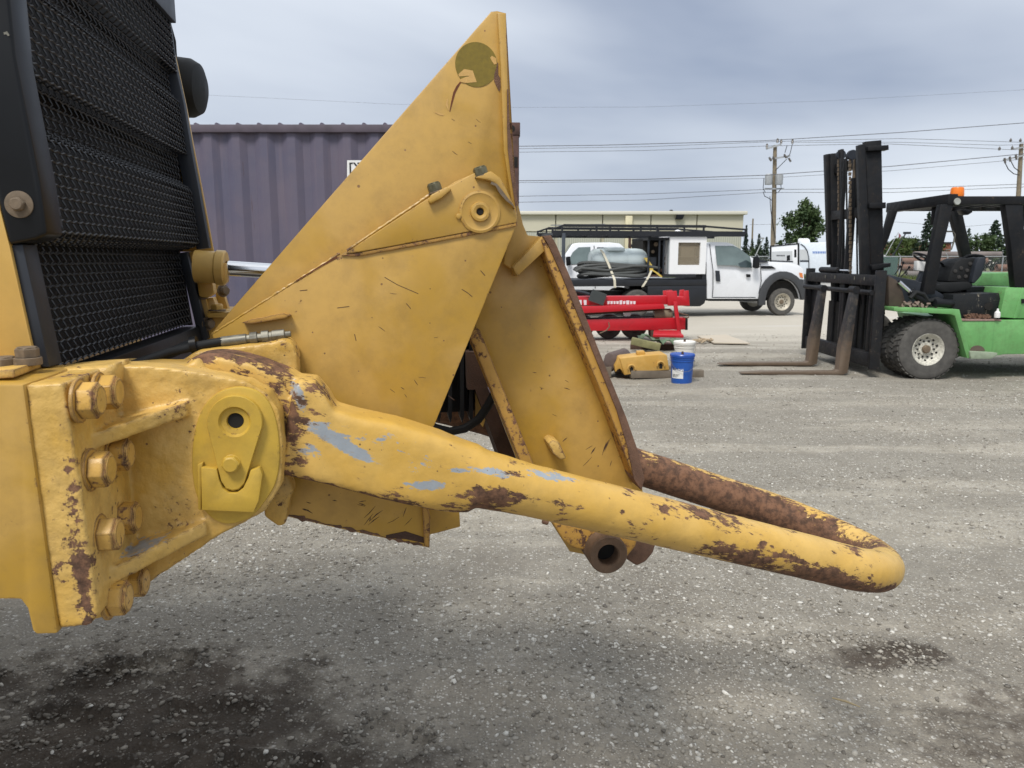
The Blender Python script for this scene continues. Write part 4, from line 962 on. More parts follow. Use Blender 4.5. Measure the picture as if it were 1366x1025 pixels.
# ================================================================ FENCE, PIPES, HEDGES
FD = 58.5
chain = NG('chain_link'); v = chain.coord('World', (1, 1, 1), (0, radians(45), 0)); ck_ = chain.n('ShaderNodeTexBrick')
fx0, fx1 = W(690, 345, FD).x, 52
fence = thing('chain_link_fence', 'grey galvanised chain link fence along the far side of the yard', 'fence', ((fx0+fx1)/2, FD, 0))
FT = W(1263, 342.5, FD).z
B().cyl((fx0, FD, FT), (fx1, FD, FT), .035, n=8).build('top_rail', galv, fence)
for px in [700+63.3*i for i in range(4)] + [960, 1012] + [1201, 1264, 1338, 1420, 1500]:
    xx = W(px, 345, FD).x; q = B().cyl((xx, FD, 0), (xx, FD, FT+.05), .045, n=8).build('fence_post', galv, fence)
    B().bar((xx, FD, FT), (xx-.22, FD-.1, FT+.25), .04, .04).build('barb_arm', galv, q)
vs, fs = [], []
b = B(); hh_ = FT-.08
xx = fx0
while xx < fx1:
    for sgn in (1, -1):
        x0 = xx; x1 = xx+sgn*hh_*.75; b.add([(x0-.006, FD+.02, .06), (x0+.006, FD+.02, .06), (x1+.006, FD+.02, FT), (x1-.006, FD+.02, FT)], [(0, 1, 2, 3)])
    xx += .16
fo_ = b.build('wire_netting', galv, fence, smooth=0); fo_['kind'] = 'stuff'
gp = thing('slatted_screen', 'dull green privacy screen along the fence left of the pipe stack', 'screen', (W(1195, 345, 59.5).x, 59.6, 0))
gpm = plain('dull_green_slats', (.06, .135, .11), .6, 0, .25, .6)
xa, xb = W(1130, 0, 59.5).x, W(1228, 0, 59.5).x; n_ = 30
for i in range(n_):
    B().box((xa+(xb-xa)*(i+.5)/n_, 59.6, .92), ((xb-xa)/n_-.02, .05, 1.65)).build('slat', gpm, gp)
pipem = plain('rusty_pipe', (.20, .105, .07), .8, 0, .3, .8); pipem2 = plain('grey_pipe', (.20, .17, .16), .8, 0, .3, .8)
tstack = []
for row, (n_, zz) in enumerate(((9, .40), (8, 1.0), (7, 1.6), (5, 2.15))):
    pass
row_i = 0
for zi, zz in enumerate((.32, .86, 1.40, 1.92)):
    for k_ in range(3):
        x0 = W(1236, 0, 63).x + random.uniform(-.8, .8) + zi*.3 + (7.6*k_); x1 = x0+7.1+random.uniform(-.3, .2)
        if x0 > W(1440, 0, 63).x: continue
        o = B().lathe((x0, 63+zi*.28, zz), X, [(.20, 0), (.27, 0), (.27, x1-x0), (.20, x1-x0)], 18, True).build('steel_pipe', pipem if (zi+k_) % 3 else pipem2, None, smooth=50)
        hh2 = ('bottom', 'second', 'third', 'top')[zi]; kk = ('left', 'middle', 'right')[k_]
        tag(o, 'rusty steel pipe, %s layer, %s end of the stack behind the fence' % (hh2, kk), 'pipe', 'rusty pipes stacked behind the fence')
for i, px in enumerate((1250, 1292, 1350)):
    xx = W(px, 0, 64).x; o = B().box((xx, 64.2, .03), (.2, 2.5, .1)).build('timber_skid', wood, None); tag(o, 'timber skid under the pipe stack, %s one' % ('left', 'middle', 'right')[i], 'timber')
# red brown building beyond
rb = thing('red_brick_building', 'low red-brown building showing between the trees behind the pipes', 'building', (W(1262, 0, 110).x, 112, 0))
rbm = plain('red_brown_wall', (.22, .085, .055), .85, 0, .15, .5)
x0, x1 = W(1232, 0, 110).x, W(1300, 0, 110).x; zt2 = W(0, 325, 110).z
B().box(((x0+x1)/2, 114, zt2/2), (x1-x0, 8, zt2)).build('wall', rbm, rb)
B().box(((x0+x1)/2, 114, zt2+.1), (x1-x0+.3, 8.3, .2)).build('roof', M['strip'], rb)
for i in range(3): B().box((x0+(x1-x0)*(i+.5)/3, 109.97, zt2*.62), (1.0, .1, .8)).build('window', M['black'], rb)
B().box((x0+2.4, 114, zt2+.5), (1.6, 2, .7)).build('roof_unit', M['strip'], rb)

# ================================================================ TREES
barkm = plain('bark', (.10, .075, .05), .9, 0, .3, 8, .4)
def leafmat(name, c, c2):
    g = NG(name); v = g.coord('World'); n = g.noise(v, 1.1, 3); m2 = g.noise(v, 9, 2)
    g.fin(g.mix(g.step(g.math('ADD', n, g.math('MULTIPLY', m2, .5)), .55, .95), c, c2), .6, 0, .3); return g.m
LM = [leafmat('broad_leaf', (.030, .055, .020), (.075, .115, .040)), leafmat('spruce_needle', (.016, .034, .022), (.042, .068, .038)), leafmat('light_leaf', (.05, .085, .022), (.11, .15, .045))]
def leaves(centres, n, ls, squash=1):
    C_ = np.array([c[:3] for c in centres]); Rr = np.array([c[3] for c in centres]); w = Rr**2.2; w /= w.sum()
    k_ = rng.choice(len(C_), n, p=w); d = rng.normal(size=(n, 3)); d /= np.linalg.norm(d, axis=1)[:, None]
    rad = Rr[k_]*np.minimum(np.abs(rng.normal(0, .62, n))+.1, 1.5); p = C_[k_] + d*rad[:, None]*np.array([1, 1, squash])
    a = rng.normal(size=(n, 3)); a /= np.linalg.norm(a, axis=1)[:, None]; b = np.cross(a, rng.normal(size=(n, 3))); b /= np.linalg.norm(b, axis=1)[:, None]
    s = ls*.8*(.6+.8*rng.random(n))[:, None]
    q = np.stack([p-a*s, p-b*s*.55, p+a*s, p+b*s*.55], 1).reshape(-1, 3); return q, np.arange(4*n).reshape(-1, 4)
def crown_obj(q, f, mat, parent, name='crown'):
    c = (q.min(0)+q.max(0))/2; me = fast_mesh(name, q-c, f); me.materials.append(mat); return place(name, me, parent, Vector(c))
def broad(px, pyt, D, wpx, label, mat=0, n=5200, base=None, ls=.2, trunk=True):
    top = W(px, pyt, D); Wd = wpx*D/1000; H = top.z; o = thing('leafy_tree', label, 'tree', (top.x, D, 0))
    zb = H*.28; cs = []
    for i in range(64):
        a = random.uniform(0, 2*pi); t = random.random(); zz = zb+(H-zb)*t; rr = Wd/2*sqrt(max(.05, 1-((t-.42)/.62)**2))
        q = random.uniform(.2, .98)*rr; cs.append((top.x+q*cos(a), D+q*sin(a), zz-.05*H, random.uniform(.07, .15)*Wd))
    cs.append((top.x, D, H-.08*Wd, .08*Wd))
    q, f = leaves(cs, n, ls); crown_obj(q, f, LM[mat], o)
    b = B(); b.tube([(top.x, D, 0), (top.x+.1, D, H*.3), (top.x-.05, D, H*.6), (top.x, D, H*.85)], [.028*H, .020*H, .012*H, .004*H], 8)
    for c in cs[:10]: b.tube([(top.x, D, H*.25+random.random()*H*.2), ((top.x+c[0])/2, (D+c[1])/2, c[2]*.8), c[:3]], [.010*H, .006*H, .002*H], 5)
    b.build('trunk', barkm, o); return o
def spruce(px, pyt, D, wpx, label, n=3600, mat=1, ls=.2):
    top = W(px, pyt, D); Wd = wpx*D/1000; H = top.z; o = thing('spruce_tree', label, 'tree', (top.x, D, 0))
    nb = 90; P_ = []; b = B().tube([(top.x, D, 0), (top.x, D, H)], [.02*H, .003], 7)
    cs = []
    for i in range(nb):
        t = (i/nb)**.85; zz = .06*H + .93*H*t; L_ = Wd*.62*(1-t)**.9*random.uniform(.55, 1.2)+.05; a = i*2.4
        for u in (.35, .62, .85, 1.0): cs.append((top.x+cos(a)*L_*u, D+sin(a)*L_*u, zz-.10*L_*u*2, .05*Wd*(1.15-t)*(1.2-.6*u)+.04))
    q, f = leaves(cs, n, ls, .55); crown_obj(q, f, LM[mat], o); b.build('trunk', barkm, o); return o
broad(1075, 267, 66, 62, 'large broadleaf tree rising behind the travel trailer', 0, 15000, ls=.17)
broad(1112, 325, 90, 40, 'low light green bush right of the big tree behind the mast', 2, 1500)
spruce(1240, 282, 86, 34, 'tall narrow spruce seen between the front posts of the forklift cab', 4200)
broad(1224, 318, 88, 40, 'round mid-green tree left of the narrow spruce', 2, 2600)
broad(1205, 316, 95, 36, 'bushy tree leftmost under the forklift roof', 2, 2200)
broad(1188, 322, 100, 30, 'small dark bushy tree beside the mast under the roof', 0, 1500)
broad(1252, 320, 92, 26, 'mid-green bush just right of the narrow spruce', 2, 1500)
spruce(1329, 293, 90, 52, 'broad dark spruce behind the seat between rear posts', 5200)
broad(1311, 312, 88, 44, 'round dark green tree left of the broad spruce', 0, 3000)
spruce(1293, 304, 110, 22, 'thin pale spruce beside the far cab post', 900)
broad(1346, 318, 92, 34, 'light green bush right of the broad spruce', 2, 1800)
spruce(1368, 270, 88, 30, 'tall spruce at the right edge behind the forklift roof', 3000)
spruce(996, 300, 120, 11, 'small spruce nearest the warehouse corner', 1100)
spruce(1003.5, 318, 130, 14, 'short spruce at the foot of the slim pole', 900)
spruce(1013, 312, 120, 15, 'small spruce left of the transformer pole, taller of the pair', 1100)
spruce(1023, 316, 120, 14, 'small spruce touching the transformer pole on its left', 1000)
broad(1010, 332, 125, 40, 'low dark hedge tree beneath the small spruces', 0, 1800)
broad(1135, 330, 120, 60, 'far low trees behind the forklift mast', 0, 1500)
lp = thing('street_light', 'dark street light standing above the trees under the forklift roof', 'street light', (W(1208, 0, 90).x, 90, 0))
B().cyl((W(1208, 0, 90).x, 90, 0), W(1208, 312, 90), .12, .08, 8).build('pole', M['strip'], lp); B().box(W(1210, 311, 90), (.8, .3, .25)).build('lamp_head', M['strip'], lp)
lp = thing('flagpole', 'thin flagpole with a small faded red flag left of the street light', 'flagpole', (W(1198.5, 0, 95).x, 95, 0))
B().cyl((W(1198.5, 0, 95).x, 95, 0), W(1198.5, 310, 95), .07, .04, 8).build('pole', galv, lp)
B().prism(wpl(95, (1199, 311), (1202, 314), (1201, 318), (1199, 317)), Y*.03).build('flag', plain('faded_flag', (.3, .1, .12), .8), lp)
lp = thing('street_light', 'small grey street light right of the slim distant pole', 'street light', (W(1018, 0, 110).x, 110, 0))
B().cyl((W(1018, 0, 110).x, 110, 0), W(1018, 319, 110), .10, .07, 8).build('pole', galv, lp); B().box(W(1016.5, 318, 110), (.6, .3, .2)).build('lamp_head', galv, lp)
for px, lb in ((1183, 'distant white car just right of the forklift mast'), (1196, 'distant white van left of the steering wheel')):
    c = W(px, 0, 105); o = thing('parked_car', lb, 'car', (c.x, 105, 0), 'distant white vehicles past the fence')
    B().prism([Vector((c.x+a, 104, z_)) for a, z_ in ((-2.1, .4), (2.1, .4), (2.1, 1.1), (1.3, 1.25), (.8, 2.1), (-1.5, 2.1), (-2.0, 1.2))], Y*1.8).build('body', plain('white_car_paint', (.75, .76, .78), .3), o, bevel=.1)
    B().prism([Vector((c.x+a, 103.98, z_)) for a, z_ in ((-1.6, 1.3), (1.1, 1.3), (.7, 1.9), (-1.4, 1.9))], Y*.02).build('window', M['black'], o)
    for dx in (-1.3, 1.3): B().lathe((c.x+dx, 104, .36), Y, [(0, -.05), (.36, -.03), (.36, .2), (0, .2)], 14).build('wheel', M['tyre'], o)
# ================================================================ TRAVEL TRAILER
RD = 50
rv = thing('travel_trailer', 'white travel trailer with black corner trims, rounded front and blue lettering', 'caravan', (W(1075, 345, RD).x, RD+1.2, 0))
rvw = plain('white_trailer_skin', (.76, .78, .80), .3, 0, .03); rvg = plain('grey_trailer_band', (.50, .52, .53), .35, 0, .04)
rvb = plain('blue_lettering', (.10, .20, .50), .5); zb = .55
RN_ = Vector((sin(radians(21)), cos(radians(21)), 0)); RK = W(1066, 345, RD).dot(RN_)
def rvp(*p): return [CAMP + ray(x, y)*(RK/ray(x, y).dot(RN_)) for x, y in p]
B().prism(rvp((1029, 329), (1066, 325), (1066, 358), (1029, 358)), RN_*2.3).build('body', rvw, rv, bevel=.03)
B().prism([*rvp((1066, 325), (1072, 324), (1140, 322.5), (1152, 328), (1158, 345), (1156, 366), (1066, 366))], RN_*2.3).build('front_cap', plain('pale_trailer_cap', (.66, .72, .78), .25, 0, .03), rv, bevel=.05)
B().prism([q-RN_*.01 for q in rvp((1029, 336), (1057, 335), (1057, 347), (1029, 347))], RN_*.02).build('grey_band', rvg, rv)
B().prism([q-RN_*.01 for q in rvp((1067, 333), (1076, 333), (1078, 347), (1067, 347))], RN_*.02).build('grey_band', rvg, rv)
B().prism([q-RN_*.02 for q in rvp((1029, 347.5), (1058, 348.3), (1058, 350), (1029, 349))], RN_*.03).build('dark_stripe', M['strip'], rv)
B().prism([q-RN_*.02 for q in rvp((1067, 347.5), (1079, 347.5), (1079, 349.5), (1067, 349.5))], RN_*.03).build('dark_stripe', M['strip'], rv)
B().prism([q-RN_*.03 for q in rvp((1027, 328.5), (1029, 328.5), (1029, 358), (1027, 358))], RN_*.3).build('corner_trim', M['black'], rv)
B().prism([q-RN_*.03 for q in rvp((1064, 325), (1066.3, 325), (1066.3, 358), (1064, 358))], RN_*.05).build('corner_trim', M['black'], rv)
B().prism([q-RN_*.03 for q in rvp((1027, 328), (1066, 324.5), (1066, 326), (1027, 329.6))], RN_*2.3).build('roof_trim', M['black'], rv)
dr = B().prism([q-RN_*.02 for q in rvp((1058, 331), (1064, 330.5), (1064, 358), (1058, 358))], RN_*.04).build('door', rvw, rv, bevel=.01)
B().prism([q-RN_*.03 for q in rvp((1059.5, 333), (1062.5, 333), (1062.5, 343.5), (1059.5, 343.5))], RN_*.03).build('pane', M['black'], dr)
B().prism([q-RN_*.02 for q in rvp((1049.5, 341), (1054, 340.5), (1054, 347.5), (1049.5, 348))], RN_*.03).build('window', M['black'], rv, bevel=.02)
B().prism([q+RN_*.5 for q in rvp((1064, 325), (1064.5, 319), (1066, 318), (1078, 318), (1080.5, 320), (1081, 324))], RN_*1).build('roof_air_conditioner', rvw, rv, bevel=.06)
B().prism([q+RN_*.5 for q in rvp((1031, 329), (1033, 326.5), (1038, 326), (1039, 328.5))], RN_*1).build('roof_vent', rvw, rv)
B().prism([q+RN_*.5 for q in rvp((1046, 327.5), (1052, 325.5), (1062, 323.8), (1063, 326))], RN_*1).build('roof_vent', rvw, rv)
B().tube([q-RN_*.03 for q in rvp((1068, 325.5), (1073, 329), (1077, 335), (1079, 345), (1079, 358))], .03, 6).build('cap_trim', M['strip'], rv)
for i in range(8):
    x = 1084+i*2.25
    B().prism([q-RN_*.012 for q in rvp((x, 335.6), (x+1.7, 335.5), (x+1.6, 338.4), (x+.2, 338.5))], RN_*.012).build('lettering', rvb, rv)
for i in range(6):
    x = 1036+i*1.9
    B().prism([q-RN_*.022 for q in rvp((x, 340.4), (x+1.3, 340.3), (x+1.3, 342), (x, 342.1))], RN_*.012).build('lettering', M['strip'], rv)
for px in (1046, 1053):
    q_ = rvp((px, 370))[0]; q_.z = .36
    B().lathe(q_ + RN_*.03, RN_, [(0, -.02), (.34, 0), (.34, .25), (0, .25)], 18).build('wheel', M['tyre'], rv)
# ================================================================ FLATBED SERVICE TRUCK
whitep = plain('white_vehicle_paint', (.74, .76, .79), .25, 0, .03, 3, 0, .5)
glass = plain('dark_window_glass', (.045, .065, .070), .05, 0, .2, 4)
glass_l = plain('hazy_window_glass', (.16, .21, .21), .08, 0, .3, 2)
flare = plain('grey_plastic_flare', (.045, .048, .053), .55, 0, .1)
creamrim = plain('cream_steel_rim', (.52, .48, .39), .5, .1, .25, 30)
amber = plain('amber_lens', (.70, .22, .06), .3)
bedp = plain('black_bed_paint', (.011, .013, .018), .5, 0, .35, 3, .1)
VT = G(1043, 421).dot(ML)
def tq(*p, off=0): return [MV(x, y, VT) + ML*off for x, y in p]
def wheel(c, ax, r, w, rr, parent, rimm, name='wheel', tread=0, nb=10):
    # ax points outwards (to the viewer side)
    prof = [(rr, -w), (r*.86, -w), (r*.97, -w*.93), (r, -w*.82), (r, -w*.15), (r*.97, -w*.04), (r*.90, .0), (r*.80, .004), (rr*1.03, -.006), (rr, -.02)]
    wh = B().lathe(c, ax, prof, 44, True).build(name, M['tyre'], parent, smooth=40)
    B().lathe(c, ax, [(0, -.075), (rr*.40, -.07), (rr*.46, -.085), (rr*.62, -.085), (rr*.78, -.055), (rr*.88, -.035), (rr*.93, -.015), (rr*1.0, -.006), (rr*1.02, -.012), (rr*1.0, -w)], 36).build('rim', rimm, wh, smooth=35)
    a, b_, d = basis(ax)
    hub = B().lathe(c, ax, [(0, -.03), (rr*.2, -.032), (rr*.26, -.05), (rr*.26, -.08)], 16).build('hub', M['washer'], wh)
    bb = B()
    for i in range(nb):
        q = c + (a*cos(2*pi*i/nb)+b_*sin(2*pi*i/nb))*rr*.52; bb.cyl(q-d*.09, q-d*.065, rr*.055, n=6)
        q = c + (a*cos(2*pi*(i+.5)/nb)+b_*sin(2*pi*(i+.5)/nb))*rr*.71; bb.cyl(q-d*.09, q-d*.060, rr*.07, n=8)
    bb.build('wheel_nuts', M['hole'], wh)['kind'] = 'stuff'
    if tread:
        bb = B(); nT = 34
        for i in range(nT):
            t = 2*pi*i/nT; rd = a*cos(t)+b_*sin(t); tg = -a*sin(t)+b_*cos(t)
            for k_, (o, sk) in enumerate(((-.26, .25), (-.74, -.25))):
                q = c + rd*(r+.004) + d*(w*o) + tg*(.5*k_*2*pi*r/nT)
                bb.box(q, (2*pi*r/nT*.62, w*.42, .013), ((tg + d*sk).normalized(), (d-tg*sk).normalized(), rd))
        bb.build('tread_lugs', M['tyre'], wh, smooth=0)
    return wh
tk = thing('flatbed_truck', 'white single cab flatbed service truck with black overhead rack, parked side on', 'truck', G(960, 421))
arch = [(1044+24*cos(radians(a)), 403-31*sin(radians(a))) for a in range(187, -8, -13)]
bp = [(943.5, 330), (946, 325), (952, 323), (974, 323.5), (981, 326), (991, 333), (1002, 342), (1011, 348), (1030, 349.5), (1056, 351.5), (1066, 354), (1072, 359), (1073, 372), (1074, 388), (1073, 397), (1069, 400)]
bp = bp + arch[::-1] + [(1012, 399), (943.5, 399)]
cab = B().prism(tq(*bp), ML*1.95)
o = cab.build('cab_body', whitep, tk, bevel=.03, seg=2)
me = o.data
for v_ in me.vertices:
    wz = v_.co.z + o.location.z; wv_ = (v_.co+o.location).dot(ML)
    if wz > 1.35:
        k_ = (wz-1.35)*.22; v_.co += ML*(k_ if wv_ < VT+.97 else -k_)
def tumb(pts): return [q + ML*max(0, (q.z-1.35)*.22) for q in pts]
B().prism([q-ML*.006 for q in tumb(tq((956.5, 328), (981, 328), (988, 331), (1002, 342.5), (1003, 357), (988, 356.5), (984, 354.6), (957, 354)))], ML*.02).build('window', glass_l, o)
B().prism([q-ML*.009 for q in tumb(tq((985, 352), (996, 347), (1003, 351), (1003, 357.5), (988, 357)))], ML*.02).build('quarter_pane', glass, o)
B().prism([q+ML*.25 for q in tq((982, 327), (1003, 342), (1010, 347.6), (1008, 349), (998, 343.5), (981, 329))], ML*1.4).build('windshield', glass, o)
for pts in (((949.5, 326), (950, 345), (951, 360), (951, 385), (950, 397)), ((1015, 352), (1015.5, 375), (1012, 392)), ((950, 397), (1008, 397))):
    B().tube([q-ML*.0 for q in tumb(tq(*pts))], .011, 5).build('door_seam', M['strip'], o)
B().prism([q-ML*.012 for q in tq((954, 361), (960, 361.5), (961, 376), (955, 375.5))], ML*.02).build('handle_recess', M['strip'], o, bevel=.02, seg=1)
B().prism([q-ML*.012 for q in tq((995, 366), (1001, 366), (1001, 370), (996, 370))], ML*.02).build('door_badge', M['black'], o)
B().prism([q-ML*.012 for q in tq((1015, 355), (1029, 355), (1035, 358.5), (1016, 358.5))], ML*.02).build('fender_vent', M['black'], o)
B().prism([q-ML*.02 for q in tq((1012, 347), (1019, 347.5), (1025, 350), (1014, 350.5))], ML*.3).build('wiper_cowl', M['strip'], o)
B().prism([q-ML*.015 for q in tq((1066, 364), (1070, 364.5), (1071, 371), (1067, 369.5))], ML*.05).build('marker_light', amber, o)
mr = B().prism([q-ML*.22 for q in tq((1002, 343), (1006, 341.5), (1008, 344), (1009, 357), (1005, 358.5), (1001, 357))], ML*.12).build('mirror', M['black'], o, bevel=.02)
B().bar(tq((1006, 356), off=-.15)[0], tq((1011, 354), off=.05)[0], .05, .04).build('mirror_arm', M['black'], mr)
fl = []
for a in range(187, -8, -13):
    fl.append((1044+33*cos(radians(a)), 403-41*sin(radians(a))))
ring = [q for q in fl] + [q for q in arch[::-1]]
B().prism([q-ML*.06 for q in tq(*ring)], ML*.12).build('fender_flare', flare, o, bevel=.012)
B().prism(tq((1066, 372), (1076, 372), (1076, 398), (1070, 400), (1067, 392)), ML*1.95).build('bumper', flare, o, bevel=.02)
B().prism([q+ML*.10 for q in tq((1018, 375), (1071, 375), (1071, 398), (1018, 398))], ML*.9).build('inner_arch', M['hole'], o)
B().prism([q+ML*.05 for q in tq((945, 399), (1012, 399), (1016, 402), (948, 402))], ML*.3).build('running_board', M['black'], o)
B().prism([q+ML*.7 for q in tq((750, 388), (1060, 395), (1060, 403), (750, 402))], ML*.5).build('chassis_rail', M['black'], tk)
rt = 19.3*VT/1000
cw_ = G(1043, 421)+Z*rt
wheel(cw_, -ML, rt, .24, rt*.63, tk, creamrim)
wheel(cw_+ML*1.95, ML, rt, .24, rt*.63, tk, creamrim)
c2 = MV(851, 405, VT); c2.z = rt
wheel(c2+ML*.04, -ML, rt, .5, rt*.6, tk, creamrim); wheel(c2+ML*1.95, ML, rt, .5, rt*.6, tk, creamrim)
# bed
bed = B().prism(tq((715, 374), (943, 373), (943, 381), (715, 383)), ML*2.1).build('bed_deck', bedp, tk, bevel=.01)
B().prism(tq((864, 382), (942.5, 381), (942.5, 398), (940, 405), (934, 409), (915, 409), (905, 403), (875, 403), (864, 398)), ML*.5).build('under_bed_box', bedp, tk, bevel=.02)
B().prism([q+ML*1.6 for q in tq((864, 382), (942.5, 381), (942.5, 398), (864, 398))], ML*.5).build('under_bed_box', bedp, tk, bevel=.02)
B().prism([q-ML*.004 for q in tq((868, 384), (938, 383), (938, 384), (868, 385))], ML*.01).build('box_seam', M['strip'], tk)
B().prism([q+ML*.05 for q in tq((938, 350), (943.3, 350), (943.3, 373), (938, 373))], ML*2).build('headboard', bedp, tk)
# rack
z_lo, z_hi = MV(0, 307, VT).z, MV(0, 295.5, VT).z
xl_, xr_ = MV(737, 307, VT).dot(MF), MV(996, 307, VT).dot(MF)
rk_ = thing('ladder_rack', 'black steel overhead ladder rack above the flatbed', 'rack', P3((xl_+xr_)/2, VT+1, z_lo)) if False else None
b = B()
for V in (VT, VT+2.0):
    rl = B().bar(P3(xl_, V, z_lo), P3(xr_-.05, V, z_lo), .07, .14).bar(P3(xl_+.3, V, z_hi), P3(xr_-1.2, V, z_hi), .06, .075).bar(P3(xr_-1.2, V, z_hi), P3(xr_, V, z_hi-.08), .05, .05).bar(P3(xl_, V, z_hi-.1), P3(xl_+.3, V, z_hi), .05, .05)
    for x in (737, 750, 796, 814, 855, 877, 913, 939, 995):
        u = MV(x, 300, VT).dot(MF); zt_ = z_hi - (.07 if x in (737, 995) else 0); rl.bar(P3(u, V, z_lo), P3(u, V, zt_), .05, .05)
    rl.build('rack_rail', bedp, tk, bevel=.006, seg=1)
for i in range(9):
    u = xl_+.1+(xr_-xl_-.2)*i/8; B().bar(P3(u, VT, z_lo), P3(u, VT+2.0, z_lo), .05, .05).build('rack_crossbar', bedp, tk)
for x, V in ((752, VT), (752, VT+2.0), (941, VT+1.0), (941, VT+2.0)):
    u = MV(x, 300, VT).dot(MF); B().bar(P3(u, V, z_lo), P3(u, V, MV(0, 374, VT).z), .09, .09, MF).build('rack_post', plain('post_paint', (.05, .06, .075), .5), tk, bevel=.01)
B().prism([P3(xl_+.3, VT+.2, z_hi+.0), P3(xl_+1.5, VT+.2, z_hi+.03), P3(xl_+1.5, VT+1.6, z_hi+.06), P3(xl_+.3, VT+1.6, z_hi+.06)], Z*.03).build('rack_board', plain('grey_board', (.20, .21, .22), .7), tk)
# loads on the bed
zb_ = MV(0, 373.5, VT).z
tank = thing('water_tank', 'translucent white plastic tank lying on the flatbed', 'tank', P3(MV(822, 350, VT).dot(MF), VT+.7, zb_))
a0, a1 = MV(786, 347, VT+.6), MV(861, 347, VT+.6); ca, cb = a0, a1; Rt = 15.5*(VT+.6)/1000; L_ = (cb-ca).length; ad_ = (cb-ca).normalized()
tkm = plain('milky_tank_plastic', (.56, .64, .65), .35, 0, .08, 3)
b = B().lathe(ca, ad_, [(0, 0), (Rt*.7, .02), (Rt*.93, .12), (Rt, .28), (Rt, L_*.3), (Rt*.97, L_*.32), (Rt, L_*.34), (Rt, L_*.62), (Rt*.97, L_*.64), (Rt, L_*.66), (Rt, L_-.28), (Rt*.93, L_-.12), (Rt*.7, L_-.02), (0, L_)], 28)
b.lathe(ca+ad_*L_*.42+Z*Rt*.8, Z, [(.34, 0), (.32, Rt*.22), (.24, Rt*.30), (0, Rt*.32)], 24)
b.build('tank_shell', tkm, tank)
for f_ in (.25, .75):
    c_ = ca+ad_*L_*f_; B().box(Vector((c_.x, c_.y, (zb_+c_.z-Rt*.6)/2)), (.15, .7, c_.z-Rt*.6-zb_), (MF, ML, Z)).build('cradle', M['rustdark'], tank)
hs = thing('hose_coil', 'bundle of thick grey-black hoses lying on the flatbed in front of the tank', 'hose', P3(MV(822, 370, VT).dot(MF), VT+.3, zb_))
hm = plain('grey_hose', (.075, .080, .078), .6, 0, .25, 3)
for i in range(7):
    ph = random.uniform(-.1, .1); pts = []
    w_ = MV(870-random.random()*14, 360, VT+.2).dot(MF) ; w0 = MV(768+random.random()*8, 360, VT+.2).dot(MF)
    for t in range(25):
        a = 2*pi*t/24; pts.append(P3((w0+w_)/2+(w_-w0)/2*cos(a)*abs(cos(a))**-.25 if abs(cos(a)) > .01 else (w0+w_)/2, VT+.30+.18*sin(a)+.02*i, zb_+.05+.048*i+.05*sin(2*a+i)+ph*cos(a)*.3))
    B().tube(pts, .042, 8, caps=False).build('hose', hm, hs)
B().tube([MV(x, y, VT+.15) for x, y in ((768, 362), (775, 358), (790, 359), (810, 361), (828, 358), (845, 355), (862, 355), (880, 358))], .04, 8).build('hose', hm, hs)
strapm = plain('cream_strap', (.62, .58, .46), .7); ystr = plain('yellow_strap', (.55, .40, .08), .7)
def strap(pts, w, m, label, off):
    p = [MV(x, y, VT+o_) for (x, y), o_ in zip(pts, off)]; hw = MF*w*VT/1000*.5
    L1 = [q-hw for q in p]; R1 = [q+hw for q in p]; n = len(p)
    vs = L1+R1+[q+ML*.012 for q in L1]+[q+ML*.012 for q in R1]; fs = []
    for i in range(n-1):
        fs += [(i, i+1, n+i+1, n+i), (2*n+i, 3*n+i, 3*n+i+1, 2*n+i+1), (i, 2*n+i, 2*n+i+1, i+1), (n+i, n+i+1, 3*n+i+1, 3*n+i)]
    o = B().add(vs, fs).build('ratchet_strap', m, None); tag(o, label, 'strap'); return o
strap([(801, 333), (805, 338), (812, 353), (817, 366), (820, 374), (820.5, 384)], 3.4, strapm, 'cream tie-down strap running over the water tank to the bed edge', [.32, .24, .18, .1, -.02, -.02])
strap([(869, 361), (866, 368), (861, 377), (857, 383)], 3.2, strapm, 'cream strap end hanging over the bed edge by the compressor', [.1, .05, -.02, -.02])
strap([(861, 344), (865, 350), (869, 356), (869, 362)], 5, ystr, 'wide yellow strap at the right end of the tank', [.25, .2, .15, .1])
strap([(869, 360), (876, 364), (883, 370)], 4, ystr, 'yellow strap lying down against the open compressor', [.12, .1, .08])
cp = thing('compressor', 'open-sided dark engine compressor with grey doors on the flatbed', 'compressor', P3(MV(880, 370, VT).dot(MF), VT+.8, zb_))
zq = lambda y: MV(0, y, VT+.1).z
u0, u1 = MV(864, 350, VT+.1).dot(MF), MV(898, 350, VT+.1).dot(MF)
def ubox(u0, u1, V0, V1, z0, z1): return B().box(P3((u0+u1)/2, (V0+V1)/2, (z0+z1)/2), (u1-u0, V1-V0, z1-z0), (MF, ML, Z))
ubox(u0, u1, VT+.55, VT+1.5, zb_, zq(315)).build('back_panel', M['hole'], cp)
ubox(u0, u1, VT+.1, VT+1.5, zq(317), zq(313)).build('canopy_roof', M['black'], cp)
ubox(u0, u1, VT+.1, VT+.6, zb_, zb_+.06).build('base_frame', M['rustdark'], cp)
grey_ = plain('grey_sheet', (.27, .30, .31), .5, .2)
ubox(u1-.16, u1-.02, VT+.08, VT+.14, zq(367), zq(318)).build('door', grey_, cp)
for uu in (u0, u0+.31, u0+.44): ubox(uu, uu+.04, VT+.1, VT+.14, zb_, zq(316)).build('frame_post', M['strip'], cp)
ubox(u0+.03, u0+.30, VT+.25, VT+.5, zq(362), zq(343)).build('radiator', M['strip'], cp)
